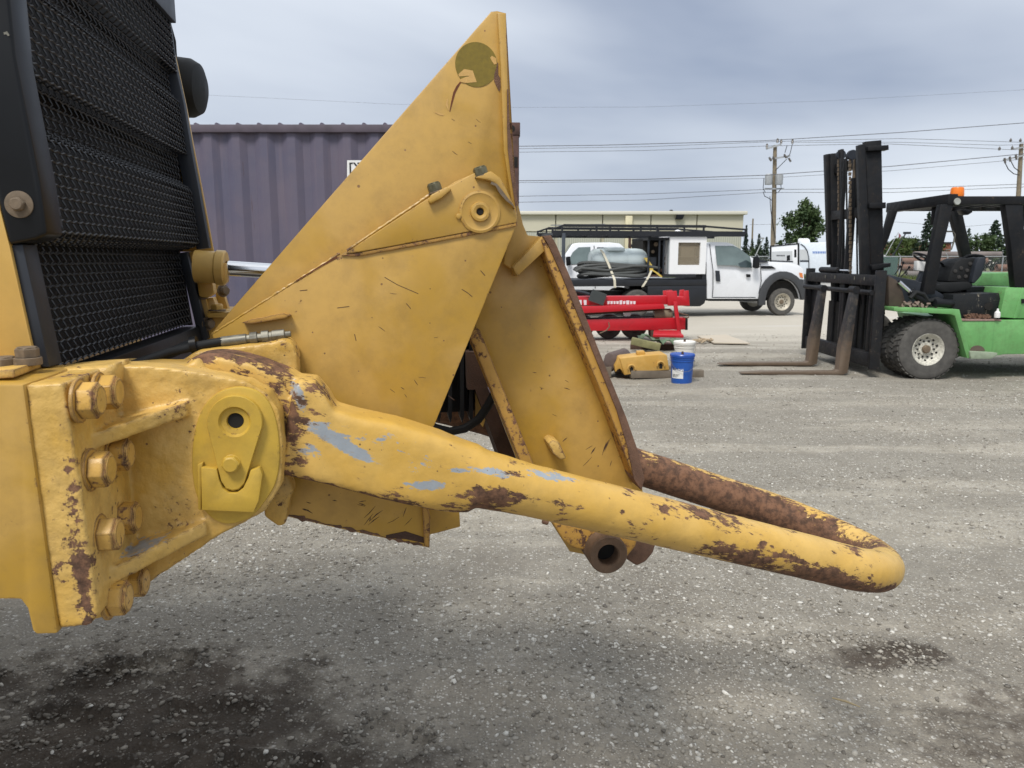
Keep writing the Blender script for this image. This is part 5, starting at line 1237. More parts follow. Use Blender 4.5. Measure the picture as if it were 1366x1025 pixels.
for (x, y, r) in ((871, 336, .05), (875, 326, .06), (884, 325, .045), (887, 345, .05), (888, 352, .045), (883, 361, .05), (892, 340, .03)):
    B().cyl(MV(x, y, VT+.35), MV(x, y, VT+.55), r, n=14).build('engine_part', random.choice([M['washer'], M['rustdark'], M['strip']]), cp, bevel=.008)
wb = thing('white_cabinet', 'white plywood cabinet with a tan window of shelves standing behind the cab', 'cabinet', P3(MV(918, 370, VT).dot(MF), VT+.7, zb_))
wbm = plain('white_board', (.80, .81, .82), .5, 0, .02); v0, v1 = MV(893.5, 340, VT+.02).dot(MF), MV(942, 340, VT+.02).dot(MF)
zt_, zo0, zo1, zbt = zq(312), zq(320.5), zq(355), zq(369)
w0_, w1_ = MV(905, 340, VT).dot(MF), MV(934.5, 340, VT).dot(MF)
ubox(v0, w0_, VT+.02, VT+.08, zbt, zt_).build('front_board', wbm, wb); ubox(w1_, v1, VT+.02, VT+.08, zbt, zt_).build('front_board', wbm, wb)
ubox(w0_, w1_, VT+.02, VT+.08, zo1*0+zo0, zt_).build('front_board', wbm, wb); ubox(w0_, w1_, VT+.02, VT+.08, zbt, zo1).build('front_board', wbm, wb)
ubox(v0, v1, VT+.7, VT+.9, zbt, zt_-.02).build('back_board', plain('plywood', (.40, .28, .15), .7, 0, .2, 5), wb)
ubox(v0, v1, VT+.08, VT+.9, zt_-.02, zt_+.02).build('top_board', wbm, wb)
ubox(v0, v0+.03, VT+.081, VT+.88, zbt, zt_-.03).build('side_board', wbm, wb); ubox(v1-.03, v1, VT+.081, VT+.88, zbt, zt_-.03).build('side_board', wbm, wb)
ply = plain('shelf_wood', (.48, .38, .25), .7, 0, .15, 5)
for y in (328, 343): ubox(v0+.03, v1-.03, VT+.3, VT+.7, zq(y), zq(y)+.03).build('shelf', ply, wb)
ubox(w0_+.24, w1_, VT+.4, VT+.68, zq(341), zq(322)).build('stored_board', ply, wb)
ubox(w0_-.01, w1_+.01, VT+.083, VT+.087, zo1-.01, zo0+.01).build('window_film', (lambda g: (g.bsdf.inputs.__getitem__('Alpha').__setattr__('default_value', .30), g.fin((.42, .36, .26), .3))[1])(NG('hazy_film')), wb)
o = ubox(MV(914, 300, VT).dot(MF), MV(938, 300, VT).dot(MF), VT+.3, VT+.6, zt_+.02, zq(306)).build('black_toolbox', M['strip'], None, bevel=.02); tag(o, 'small dark box on top of the white cabinet', 'box')
o = B().lathe(MV(904, 311.5, VT+.3), Z, [(0, 0), (.09, .01), (.11, .05), (.05, .09), (0, .1)], 10).build('white_rag', wbm, None); tag(o, 'crumpled white rag on the top left of the white cabinet', 'rag')
ubox(MV(897, 0, VT).dot(MF), MV(943, 0, VT).dot(MF), VT+.0, VT+.9, zb_, zbt).build('skid_base', bedp, wb)

# ================================================================ CREW CAB PICKUP BEHIND
PD = 25.0
pu = thing('crew_cab_pickup', 'white crew cab pickup facing left, half hidden behind the flatbed truck', 'pickup truck', (W(790, 345, PD).x, PD+1, 0))
pp = [(700, 392), (699, 372), (703, 358), (722, 351), (748, 349), (757, 336), (764, 325.5), (772, 324), (815, 323.5), (828, 325), (835, 332), (838, 352), (880, 353), (884, 356), (884, 392)]
o = B().prism(wpl(PD, *pp), Y*1.95).build('body', whitep, pu, bevel=.04)
for v_ in o.data.vertices:
    wz = v_.co.z + o.location.z
    if wz > 1.4: v_.co.y += (wz-1.4)*.22*(1 if v_.co.y < 0 else -1)
tu = lambda pts: [q + Y*(max(0, (q.z-1.4)*.22)-.012) for q in pts]
B().prism(tu(wpl(PD, (757, 350), (764, 337), (772, 330), (788, 329.5), (788, 352), (758, 353))), Y*.02).build('window', glass_l, o)
B().prism(tu(wpl(PD, (797, 330), (822, 330), (827, 336), (828, 351), (797, 352))), Y*.02).build('window', glass, o)
B().prism([q-Y*.25 for q in wpl(PD, (754, 343), (760, 342), (761, 354), (755, 355))], Y*.15).build('mirror', M['black'], o, bevel=.03)
B().prism([q+Y*.3 for q in wpl(PD, (750, 348), (757, 335), (764, 325), (766, 326), (760, 337), (753, 349))], Y*1.3).build('windshield', glass, o)
B().tube(tu(wpl(PD, (793, 328), (793, 352), (794, 385))), .012, 5).build('door_seam', M['strip'], o)
for px in (722, 862):
    c_ = W(px, 390, PD); c_.z = .42; wheel(c_, -Y, .42, .26, .25, pu, M['zinc']); wheel(c_+Y*1.9, Y, .42, .26, .25, pu, M['zinc'])
hr = thing('headache_rack', 'dark steel rack upright between the pickup cab and the compressor', 'rack', W(848, 350, PD-.5))
for x in (840, 848, 862): B().bar(W(x, 358, PD+.4), W(x, 317 if x != 848 else 326, PD+.4), .08, .08, Y).build('upright', M['rustdark'], hr)
for y in (328, 334, 341): B().bar(W(838, y, PD+.4), W(864, y, PD+.4), .06, .09).build('crossbar', M['strip'], hr)
# trailer of white tubes further back
wk = thing('tube_frame', 'white tubular frame parked far back beside the compressor', 'frame', W(853, 350, 32))
for x in (848, 853, 858, 863): B().bar(W(x-1, 352, 32), W(x+2, 331, 32), .06, .06, Y).build('tube', whitep, wk)
B().bar(W(846, 333, 32), W(868, 332, 32), .06, .06).build('tube', whitep, wk)

# ================================================================ RED IMPLEMENT
ID = 14.6
red = NG('red_implement_paint'); v = red.coord('World'); red.fin(red.mix(red.step(red.noise(v, 5, 6, .7), .45, .75, 0, .5), (.50, .012, .022), (.27, .02, .022)), .33); red = red.m
im = thing('red_implement', 'bright red steel boom implement with white lettering lying behind the buckets', 'farm implement', G(850, 452))
def ip_(pts, dep, name, m, par, off=0, bev=.008): return B().prism([q+Y*off for q in wpl(ID, *pts)], Y*dep).build(name, m, par, bevel=bev)
tb = ip_([(690, 396.5), (891, 395), (891, 406.5), (690, 408.5)], .30, 'top_beam', red, im)
ip_([(889, 389), (902, 388), (903, 396), (911, 396.5), (912, 388), (918, 387.5), (919.5, 408), (890, 408)], .04, 'end_plate', red, im, -.05)
ip_([(889, 389), (902, 388), (903, 396), (911, 396.5), (912, 388), (918, 387.5), (919.5, 408), (890, 408)], .04, 'end_plate', red, im, .33)
ip_([(891, 396), (918, 396), (918, 407), (891, 407)], .3, 'end_box', red, im, .0)
ip_([(690, 411), (884, 405.5), (886, 411.5), (800, 416.5), (690, 422)], .18, 'lower_flange', red, im, -.10)
ip_([(690, 428.5), (917, 424), (917, 440), (690, 443)], .32, 'bottom_beam', red, im)
ip_([(914, 424.5), (917.5, 424.5), (917.5, 440.5), (914, 440.5)], .30, 'beam_end', M['hole'], im, -.003)
ip_([(896, 402), (901, 402), (907, 447), (902, 449)], .06, 'diagonal_brace', red, im, -.16)
B().prism([G(871, 450, .20), G(912, 451, .20), G(905, 444, .20), G(872, 444, .20)], Z*.05).build('foot_plate', red, im, bevel=.01)
ip_([(868, 441), (880, 441), (880, 453), (869, 453)], .3, 'support_block', M['rustdark'], im)
B().lathe(W(872, 420, ID+.15), X, [(0, 0), (.11, .0), (.12, .05), (.12, .32), (.09, .36), (0, .36)], 20).build('roller_drum', plain('dusty_drum', (.21, .17, .11), .7, 0, .3, 9), im)
B().bar(W(700, 424, ID+.1), W(880, 413, ID+.1), .06, .04).build('linkage_bar', M['rustdark'], im)
B().bar(W(740, 426, ID+.1), W(890, 422, ID+.1), .05, .03).build('linkage_bar', M['black'], im)
B().tube(wpl(ID-.1, (898, 415), (910, 419), (918, 421), (919, 424), (911, 424)), .012, 6).build('cable_loop', M['rust'], im)
B().tube(wpl(ID-.12, (812, 430), (813, 436), (809, 441), (800, 445)), .012, 6).build('cable_loop', M['washer'], im)
B().lathe(W(836, 418, ID+.2), -Y, [(0, 0), (.07, 0), (.07, .1), (0, .1)], 16).build('pulley', whitep, im)
for px in (775, 812, 846):
    c_ = W(px, 445, ID+.45); c_.z = .26; B().lathe(c_, -Y, [(0, -.02), (.13, 0), (.15, .03), (.24, .03), (.26, -.02), (.26, -.18), (0, -.18)], 28).build('wheel', M['tyre'], im)
B().bar(Vector((W(760, 0, ID).x, ID+.5, .26)), Vector((W(850, 0, ID).x, ID+.5, .26)), .09, .09).build('axle_beam', M['black'], im)
x = 810
for i, w_ in enumerate((4, 4, 3.5, 4, 4.5, 4, 5, 4, 4)):
    hgt = (1.2 if i in (4, 6) else .4)
    B().prism([q-Y*.002 for q in wpl(ID, (x, 402.4-hgt), (x+w_-.7, 402.2-hgt), (x+w_-1, 405.6+hgt*.5), (x+.3, 405.8+hgt*.4))], Y*.003).build('lettering', whitep, tb, smooth=0); x += w_+.2
for x0 in (772, 778.5):
    B().prism([q-Y*.002 for q in wpl(ID, (x0, 400.5), (x0+4, 400.5), (x0+4, 407), (x0+.6, 407))], Y*.003).build('lettering', whitep, tb, smooth=0)
# draped mat
mat_ = thing('rubber_mat', 'dark grey ribbed mat draped over the red beam', 'mat', W(797, 396, ID-.1))
mp_ = wpl(ID-.06, (784.5, 400.5), (791, 386), (809.5, 393), (804.5, 407.5)); b = B(); n = 10
e1, e2 = mp_[1]-mp_[0], mp_[2]-mp_[1]
B().prism(mp_, Y*.03).build('mat_sheet', M['strip'], mat_)
for i in range(n):
    p_ = mp_[0]+e1*(i+.5)/n; q_ = mp_[3]+(mp_[2]-mp_[3])*(i+.5)/n; B().bar(p_-Y*.006, q_-Y*.006, .018, .026).build('rib', plain('mat_rib', (.065, .075, .075), .8), mat_)
o = B().tube(wpl(ID-.02, (745, 391), (760, 389), (770, 388.5), (780, 391), (786, 393)), .03, 7).build('crumpled_cloth', M['strip'], None); tag(o, 'dark crumpled cloth on the red beam left of the mat', 'cloth')

# ================================================================ BUCKETS AND SCRAP PILE
def bucket(px, py, label, col, r, h, lidc):
    p = G(px, py); p.z = 0; o = thing('bucket', label, 'bucket', p); m = plain('bucket_plastic', col, .35, 0, .04)
    B().lathe(p, Z, [(0, .003), (r*.86, .003), (r*.88, .02), (r*.97, h*.76), (r*1.02, h*.765), (r*1.02, h*.785), (r*.98, h*.79), (r*.985, h*.84), (r*1.04, h*.845), (r*1.04, h*.865), (r*1.0, h*.87), (r*1.0, h*.93), (0, h*.93)], 40).build('pail', m, o)
    B().lathe(p, Z, [(r*.9, h*.90), (r*1.07, h*.90), (r*1.08, h*.97), (r*1.03, h*1.0), (r*.95, h*.985), (0, h*.98)], 40).build('lid', plain('bucket_lid', lidc, .35, 0, .04), o)
    B().cyl(p+Z*h*.98, p+Z*h*1.07, r*.12, r*.09, 10).build('bung', M['rustdark'], o)
    hd = [p + Vector((r*1.06*cos(a), -abs(r*1.06*sin(a))*1.0-.005, h*.80-h*.36*abs(sin(a))**1.0)) for a in np.linspace(pi, 0, 15)]
    B().tube(hd, .0028, 6).build('wire_handle', M['zinc'], o)
    return o, p
bo_, bp_ = bucket(909, 511, 'blue plastic pail with white label standing in front of the white pail', (.018, .095, .40), .150, .385, (.015, .075, .36))
wo_, wp_ = bucket(912, 491, 'white plastic pail with lid behind the blue pail', (.74, .72, .66), .150, .40, (.78, .77, .72))
b = B(); r_ = .1465; a_ = np.linspace(radians(195), radians(265), 12); vs = []
for zz, k_ in ((.075, .91), (.255, .955)):
    for a in a_: vs.append(bp_+Vector((r_*k_*1.02*cos(a), r_*k_*1.02*sin(a), zz)))
b.add(vs, [(i, i+1, 12+i+1, 12+i) for i in range(11)]); lab = b.build('paper_label', white, bo_)
lsq = [(bp_+Vector((r_*.97*cos(a), r_*.97*sin(a), 0))) for a in a_]
for zz, n_ in ((.225, 6), (.200, 8), (.185, 5), (.12, 8), (.105, 7), (.09, 6)):
    b = B()
    for i in range(1, n_):
        a, c_ = a_[i], a_[i+1]; k_ = 1.003*(.91+.045*(zz-.075)/.18)*1.02
        b.add([bp_+Vector((r_*k_*cos(a), r_*k_*sin(a), zz)), bp_+Vector((r_*k_*cos(c_)*1, r_*k_*sin(c_), zz)), bp_+Vector((r_*k_*cos(c_), r_*k_*sin(c_), zz+.007)), bp_+Vector((r_*k_*cos(a), r_*k_*sin(a), zz+.007))], [(0, 1, 2, 3)])
    b.build('printed_line', M['strip'], lab, smooth=0)
oldw = plain('weathered_timber', (.20, .165, .125), .9, 0, .35, 6, .4)
def timber(p0, p1, w, h, label, m=oldw, up=Z):
    o = B().bar(p0, p1, w, h, up).build('timber', m, None, bevel=.006); tag(o, label, 'timber'); return o
p0, p1 = G(842, 506), G(936, 503)
timber(Vector((p0.x, p0.y+.10, .055)), Vector((p1.x, p0.y+.14, .055)), .11, .105, 'weathered grey timber lying under the yellow cast steel part, nearest the camera')
timber(Vector((p0.x-.15, p0.y+.50, .055)), Vector((p1.x-.3, p0.y+.55, .055)), .11, .10, 'weathered timber under the rear of the yellow cast steel part')
SD = p0.y+.06
sp2 = thing('yellow_casting', 'yellow painted cast steel part with two slotted lugs resting on timber', 'casting', (W(858, 500, SD).x, SD+.2, .1))
ycm = paint('scrap_yellow_paint', (.60, .36, .09), (.55, .31, .06), chip=.55, rough=.5, wob=.2)
fb = wpl(SD, (826, 478), (858, 474.5), (886, 472.5), (890, 474), (893, 494), (862, 496), (836, 500.5), (833, 501))
ob = B().prism(fb, Y*.34).build('body', ycm, sp2, bevel=.012, seg=3)
B().prism(wpl(SD+.02, (826, 478), (820, 489), (821, 497), (824, 493), (827, 492), (830, 495), (833, 501), (834, 490)), Y*.30).build('end_web', ycm, sp2, bevel=.005)
B().prism(wpl(SD+.1, (850, 469), (860, 468.5), (862, 474), (850, 475)), Y*.12).build('top_lug', ycm, sp2, bevel=.01)
for cx, cy in ((842.5, 492.5), (881.5, 488)):
    rr = SD/1000; pts = [W(cx+5*cos(a), cy-5.5*sin(a)*(1 if sin(a) > 0 else .2), SD-.02) for a in np.linspace(-.5, pi+.5, 14)]
    B().tube(pts, .012, 8).build('slot_rim', ycm, ob)
    B().prism([q-Y*.003 for q in wpl(SD, (cx-2, cy+4), (cx-2.4, cy-1), (cx, cy-3.4), (cx+2.4, cy-1), (cx+2, cy+4))], Y*.01).build('slot', M['hole'], ob)
dk = thing('scalloped_steel_shoe', 'dark rusty scalloped steel track part leaning beside the yellow casting', 'steel part', (W(818, 495, SD+.3).x, SD+.35, 0))
pts = [(805, 494), (804.5, 482), (807, 474), (811, 470.5), (817, 473), (822, 480), (826, 490), (825, 496), (821, 497), (818, 492), (814, 497), (811, 489), (808, 490)]
B().prism(wpl(SD+.14, *pts), Vector((.30, .55, 0))).build('shoe_body', plain('brown_steel', (.13, .095, .085), .75, 0, .25, 18, .3), dk, bevel=.012)
B().box((W(812, 0, SD).x+.1, SD+.35, .07), (.1, .5, .14)).build('packing', oldw, dk)
gp0, gp1 = G(842, 470), G(893, 474)
timber(Vector((gp0.x, gp0.y, .20)), Vector((gp1.x-.1, gp0.y-.12, .10)), .13, .12, 'mossy yellow-green timber propped up behind the yellow casting', plain('mossy_timber', (.25, .235, .11), .9, 0, .35, 8, .4))
grn = plain('green_sheet', (.13, .20, .12), .7, 0, .3, 5)
c_ = G(880, 468)
b = B(); n = 13; m__ = 5; vs = []
for i in range(n):
    for j in range(m__):
        vs.append((c_.x-.36+.062*i, c_.y-.22+.12*j, .12+.09*abs(sin(i*1.05))*(1-.12*j)+.05*random.random()+(.08 if i < 4 else 0)))
o = b.add(vs, [(i*m__+j, (i+1)*m__+j, (i+1)*m__+j+1, i*m__+j+1) for i in range(n-1) for j in range(m__-1)]).build('crumpled_green_sheet', grn, None); so_ = o.modifiers.new('s', 'SOLIDIFY'); so_.thickness = .012; tag(o, 'crumpled faded green sheet lying across the mossy timber', 'sheet')
timber(Vector((c_.x-.5, c_.y+.1, .05)), Vector((c_.x+.45, c_.y+.05, .05)), .10, .10, 'dark timber carrying the crumpled green sheet', M['rustdark'])
q = [G(922, 455, .03), G(965, 448, .03), G(1000, 459, .03), G(955, 459.5, .03)]
o = B().prism([G(930, 449.5, .012), G(968, 447.5, .012), G(1001, 459.5, .012), G(952, 458.5, .012)], Z*.02).build('plywood_sheet', plain('pale_plywood', (.50, .44, .35), .8, 0, .08, 3), None); tag(o, 'pale plywood sheet lying flat on the gravel right of the pails', 'plywood')
rg = thing('rope_heap', 'tangle of tan rope on the ground between pails and plywood', 'rope', G(936, 460))
for i in range(4):
    a0_ = random.random()*6; c__ = G(930+i*4, 459-i*.6); B().tube([c__+Vector((.11*cos(a0_+t*.7)*(1+.3*sin(t)), .09*sin(a0_+t*.7), .025+.05*abs(sin(t+i)))) for t in range(9)], .014, 6).build('rope', plain('tan_rope', (.42, .33, .22), .9), rg)

# ================================================================ FORKLIFT
fk = thing('forklift', 'green and black heavy forklift with tall mast, orange beacon and lowered forks', 'forklift', G(1240, 505))
green = paint('forklift_green', (.165, .41, .14), (.14, .37, .12), chip=.55, rough=.45, wob=.05, scale=.7, dirt=.28, streak=.35)
dgreen = green
mk = paint('mast_black', (.008, .009, .011), (.012, .013, .015), chip=.55, rough=.5, wob=.06, scale=.7, rustA=(.05, .04, .03), rustB=(.12, .09, .06), spec=.22, dirt=.08)
carb = paint('carriage_black', (.010, .011, .014), (.015, .016, .018), chip=.62, rough=.55, wob=.12, scale=.8, rustA=(.07, .06, .05), rustB=(.22, .18, .14), spec=.25, dirt=.12)
fg = NG('worn_fork_steel'); v = fg.coord('World'); fz = fg.n('ShaderNodeSeparateXYZ'); fg.link(v, fz.inputs[0]); fnn = fg.noise(v, 9, 6, .7)
fm = fg.step(fg.math('ADD', fz.outputs['Z'], fg.math('MULTIPLY', fg.math('SUBTRACT', fnn, .5), 1.2)), .25, .75)
forkm = fg.fin(fg.mix(fm, fg.mix(fnn, (.09, .06, .04), (.20, .15, .105)), fg.mix(fg.step(fnn, .5, .65), (.022, .022, .024), (.075, .062, .05))), .6, .2)
def fp_(D, pts, dep, name, m, par=None, bev=.006, smooth=30): return B().prism(wpl(D, *pts), Y*dep).build(name, m, par or fk, bevel=bev, smooth=smooth)
# mast
fp_(10.75, [(1154, 189), (1176, 187), (1179, 352), (1181, 420), (1166, 420), (1163, 363)], .09, 'mast_channel', mk)
fp_(10.70, [(1145.5, 193.5), (1154, 192.5), (1161, 365), (1164, 480), (1154, 480), (1150, 365)], .10, 'mast_rail', mk)
fp_(10.68, [(1158, 195), (1185.5, 193.5), (1186, 200), (1158, 201.5)], .14, 'top_bracket', mk)
fp_(10.66, [(1160, 271), (1182, 270), (1182, 278), (1160, 278)], .14, 'mast_bracket', mk)
fp_(10.62, [(1163, 354), (1189, 351), (1188, 356), (1164, 361)], .2, 'mast_bracket', mk)
fp_(12.08, [(1101.5, 206), (1108, 205), (1113, 350), (1106, 354)], .10, 'mast_rail', mk)
fp_(12.02, [(1108, 205), (1120, 204), (1124, 340), (1126, 470), (1113, 470)], .10, 'mast_channel', mk)
xm = lambda px, D: W(px, 345, D).x
zf = lambda y, D=10.4: W(0, y, D).z
for D0, D1, ya, yb, nm in ((10.8, 12.05, 199, 214, 'mast_crosshead'), (10.8, 12.05, 272, 286, 'mast_crossmember')):
    x_ = xm(1150, 10.75); B().box((x_+.10, (D0+D1)/2, (zf(ya)+zf(yb))/2), (.10, D1-D0, zf(ya)-zf(yb))).build(nm, mk, fk, bevel=.01)
for D, x0, x1, ya in ((11.75, 1122, 1126, 199),):
    fp_(D, [(x0, ya), (x1, ya), (x1+3, 480), (x0+3, 480)], .12, 'inner_mast_rail', mk)
for D, px in ((11.2, 1133.5), (11.85, 1118.5)):
    a_p, b_p = W(px, 212, D), W(px+2, 470, D); N2 = 46
    b = B()
    for i in range(N2):
        p_ = a_p+(b_p-a_p)*(i+.5)/N2; s_ = (b_p-a_p).length/N2; b.box(p_, (.034 if i % 2 else .022, .03, s_*.8))
    b.build('lift_chain', plain('oily_chain', (.16, .12, .08), .55, .3), fk, smooth=0)
    B().lathe(W(px+3, 207, D)-Y*.03, Y, [(0, 0), (.07, 0), (.05, .02), (.05, .04), (.07, .06), (0, .06)], 20).build('chain_sheave', M['strip'], fk)
cy_ = W(1139.5, 238, 11.3); B().cyl(Vector((cy_.x, cy_.y, .25)), cy_, .055, n=18).build('lift_ram', M['black'], fk); B().cyl(cy_, cy_+Z*.32, .03, n=14).build('ram_rod', M['washer'], fk)
B().cyl(W(1128, 212, 11.6), Vector((W(1128, 238, 11.6).x, 11.6, .25)), .03, n=14).build('lift_ram', mk, fk)
for px_h, D_h in ((1129, 11.5), (1142, 11.25), (1147, 10.95)):
    B().tube([W(px_h+random.uniform(-.5, .5)+i_*.35, 206+i_*30, D_h) for i_ in range(9)], .013, 6).build('mast_hose', M['rubber'], fk)
# carriage
CN, CF = 10.05, 12.45
cx0, cx1 = xm(1171, CN), xm(1185, CN)
carr = B().box(((cx0+cx1)/2, CN+.02, (zf(361, CN)+zf(493, CN))/2), (cx1-cx0, .05, zf(361, CN)-zf(493, CN))).build('carriage_side_plate', carb, fk, bevel=.006)
B().box(((cx0+cx1)/2, CF, (zf(361, CN)+zf(493, CN))/2), (cx1-cx0, .05, zf(361, CN)-zf(493, CN))).build('carriage_side_plate', carb, fk, bevel=.006)
zt1, zt0 = zf(368, CN), zf(382, CN)
B().box((cx0+.035, (CN+CF)/2, (zt1+zt0)/2), (.05, CF-CN-.06, zt1-zt0)).build('carriage_top_bar', carb, fk, bevel=.006)
B().box((cx0+.09, (CN+CF)/2, zt1-.01), (.15, CF-CN-.06, .025)).build('carriage_top_ledge', carb, fk, bevel=.004)
zb1, zb0 = zf(472, CN), zf(492, CN)
B().box((cx0+.08, (CN+CF)/2, (zb1+zb0)/2), (.11, CF-CN-.06, zb1-zb0)).build('carriage_bottom_bar', carb, fk, bevel=.02)
B().cyl((cx0-.02, CN+.03, zf(391, CN)), (cx0-.02, CF-.03, zf(391, CN)), .035, n=16).build('fork_shaft', carb, fk)
for yv in (11.15, 11.22, 10.30):
    B().box((cx0+.08, yv, (zt0+zb1)/2), (.05, .07, zt0-zb1)).build('carriage_upright', carb, fk, bevel=.008)
B().box((cx0+.12, 12.30, (zt0+zb1)/2), (.05, .22, zt0-zb1)).build('carriage_upright', carb, fk, bevel=.008)
for yv in (10.62, 10.80, 10.5, 11.6): B().cyl((cx0+.13, yv, zb1), (cx0+.13, yv, zt0+.1), .018, n=8).build('carriage_pipe', mk, fk)
B().cyl((cx0+.10, 11.45, zt1+.05), (cx0+.10, 12.1, zt1+.05), .045, n=16).build('shift_cylinder', carb, fk); B().cyl((cx0+.10, 11.1, zt1+.05), (cx0+.10, 11.45, zt1+.05), .018, n=12).build('shift_rod', M['chrome'], fk)
for i, yv in enumerate((10.4, 10.7, 11.35, 11.7)):
    B().box((cx0+.005, yv, (zt1+zt0)/2+.02), (.006, .018, .05)).build('paint_fleck', M['zinc'], fk, smooth=0)
B().box((cx0+.24, 11.1, .78), (.04, 1.15, 1.05)).build('dark_backing', mk, fk, bevel=.01)  # plate added behind the forks so the carriage reads solid dark
B().box((cx0+.3, 11.25, .60), (.3, 1.2, .7)).build('axle_housing', M['hole'], fk)
for (tip, top, heel, Dk) in (((997, 499), (1145, 386), (1137, 497), 10.2), ((966, 486), (1102, 384), (1095, 487), 11.1)):
    g0 = G(tip[0], tip[1]+4); Dk = g0.y if False else Dk
    xt = W(tip[0], 345, Dk).x; xh = W(heel[0]-6, 345, Dk).x; zt2_ = W(0, top[1], Dk).z; xtop = W(top[0]-5, 345, Dk).x
    outl = [(xt, .035), (xt+.35, .022), (xh+.05, .02), (xh+.115, .05), (xtop+.10, zt2_), (xtop+.03, zt2_+.01), (xtop, zt2_-.2), (xh, .40), (xh-.01, .085), (xh-.05, .065), (xt+.3, .062), (xt, .045)]
    o = B().prism([Vector((a, Dk, z_)) for a, z_ in outl], Y*.15).build('fork', forkm, fk, bevel=.007)
    B().cyl((xtop+.055, Dk-.01, zt2_-.01), (xtop+.055, Dk+.16, zt2_-.01), .05, n=14).build('fork_eye', carb, o)
# wheels
FW = 10.0
cf = W(1239, 466, FW); rf = .405; cf.z = rf-.012
forkrim = plain('chipped_white_rim', (.70, .67, .58), .6, 0, .45, 34)
wheel(cf, -Y, rf, .27, .215, fk, forkrim, tread=1); wheel(cf+Y*.33, -Y, rf, .27, .215, fk, forkrim, tread=1)
wheel(cf+Y*1.95, Y, rf, .27, .215, fk, forkrim)
cr_ = Vector((W(1316, 0, 11.7).x, 11.8, .33)); wheel(cr_, -Y, .33, .25, .18, fk, forkrim)
cr2 = Vector((W(1530, 0, 10.1).x, 10.1, .36)); wheel(cr2, -Y, .36, .25, .18, fk, forkrim)
# body
fp_(9.93, [(1192.5, 410), (1215, 410.5), (1280, 413), (1283, 426), (1296, 478), (1290, 478), (1274, 421.5), (1268, 419.5), (1193, 415.5)], .55, 'front_fender', green, None, .006)
fp_(10.0, [(1282, 428), (1640, 424), (1640, 470), (1340, 473), (1331, 474.5), (1296, 477)], 1.7, 'chassis', green, None, .012)
fp_(9.99, [(1283, 426), (1336, 426.5), (1336, 428.5), (1283, 428.6)], .5, 'deck_edge', plain('dusty_pink_deck', (.30, .20, .17), .85, 0, .3, 20), None, .003)
fp_(9.90, [(1294, 469), (1331, 471), (1330, 475), (1322, 479), (1295, 479)], .25, 'step', plain('worn_step', (.30, .36, .26), .8, 0, .2, 20), None, .004)
fp_(9.995, circ(1304, 468.5, 10, 7.5, 180, 0, 10), .02, 'mud_patch', plain('dried_mud', (.12, .09, .07), .9), None, 0)
fp_(10.05, [(1342, 383.5), (1362, 384), (1640, 384), (1640, 425), (1356, 425), (1333.5, 423.5)], .5, 'engine_cover', green, None, .01)
fp_(10.044, [(1363, 384), (1368, 384), (1368, 400), (1358, 424), (1352, 425)], .02, 'cover_edge', green, None, .004)
fp_(10.9, [(1303, 382), (1312, 365), (1352, 364), (1356, 384)], .7, 'rear_tank', green, None, .012)
fp_(10.9, [(1352, 364), (1640, 364), (1640, 384), (1352, 384)], .7, 'counterweight', green, None, .012)
blk = paint('chipped_black_box', (.014, .016, .018), (.02, .02, .02), chip=.62, rough=.5, wob=.1, rustA=(.28, .24, .18), rustB=(.4, .36, .28), spec=.25)
eb = fp_(10.12, [(1272, 393), (1333, 391), (1336, 404), (1334, 426), (1283, 426), (1270, 412)], .8, 'seat_box', blk, None, .01)
B().cyl(W(1319, 409, 10.115), W(1319, 409, 10.09), .052, n=24).build('round_opening', M['hole'], eb)
fp_(10.5, [(1290, 383), (1346, 382), (1346, 394), (1288, 394)], .7, 'rear_panel', M['black'], None, .01)
b = B()
for i in range(30):
    p_ = W(random.uniform(1290, 1325), random.uniform(421, 426), 10.05); b.box(p_+Y*random.uniform(0, .06), (.05, .03, .02), (Vector((cos(i), 0, sin(i))), Y, Vector((-sin(i), 0, cos(i)))))
b.build('debris', M['rust'], fk)
b = B()
for i in range(40):
    p_ = W(random.uniform(1208, 1250), random.uniform(404, 410), 10.0); b.box(p_+Y*random.uniform(0, .15), (.05, .03, .02), (Vector((cos(i), 0, sin(i))), Y, Vector((-sin(i), 0, cos(i)))))
b.build('debris', plain('pale_debris', (.35, .26, .22), .9, 0, .4, 60), fk)
fp_(10.03, [(1363, 399), (1367, 399), (1367, 405), (1363, 405)], .01, 'dark_decal', M['black'], None, 0)
bt = B().lathe(W(1330, 424, 9.98), Z, [(0, 0), (.035, 0), (.038, .03), (.034, .07), (.015, .09), (.012, .12), (0, .12)], 16).build('plastic_bottle', white, None); tag(bt, 'small white bottle on the forklift deck below the seat box', 'bottle')
# cowl, floor, tilt ram
fp_(10.35, [(1185, 366), (1200, 370), (1222, 374), (1236, 380), (1250, 388), (1262, 395), (1262, 412), (1185, 412)], .9, 'front_cowl', M['strip'], None, .02)
fp_(10.1, [(1185, 368), (1196, 374), (1204, 388), (1210, 411), (1186, 412)], .3, 'dirty_side_panel', plain('greasy_panel', (.075, .055, .04), .8, 0, .4, 9), None, .01)
B().cyl(W(1199, 376, 10.08), W(1217, 392, 10.08), .028, n=14).build('tilt_rod', M['chrome'], fk)
B().cyl(W(1214, 389, 10.08), W(1236, 404, 10.05), .055, n=16).build('tilt_ram', M['black'], fk, bevel=.01)
B().tube(wpl(10.02, (1214, 398), (1222, 390), (1232, 393), (1238, 402), (1250, 399), (1258, 404)), .03, 8).build('hydraulic_hose', M['rubber'], fk)
B().cyl(W(1246, 404, 9.99), W(1270, 405, 10.1), .055, n=16).build('filter_canister', M['black'], fk, bevel=.01)
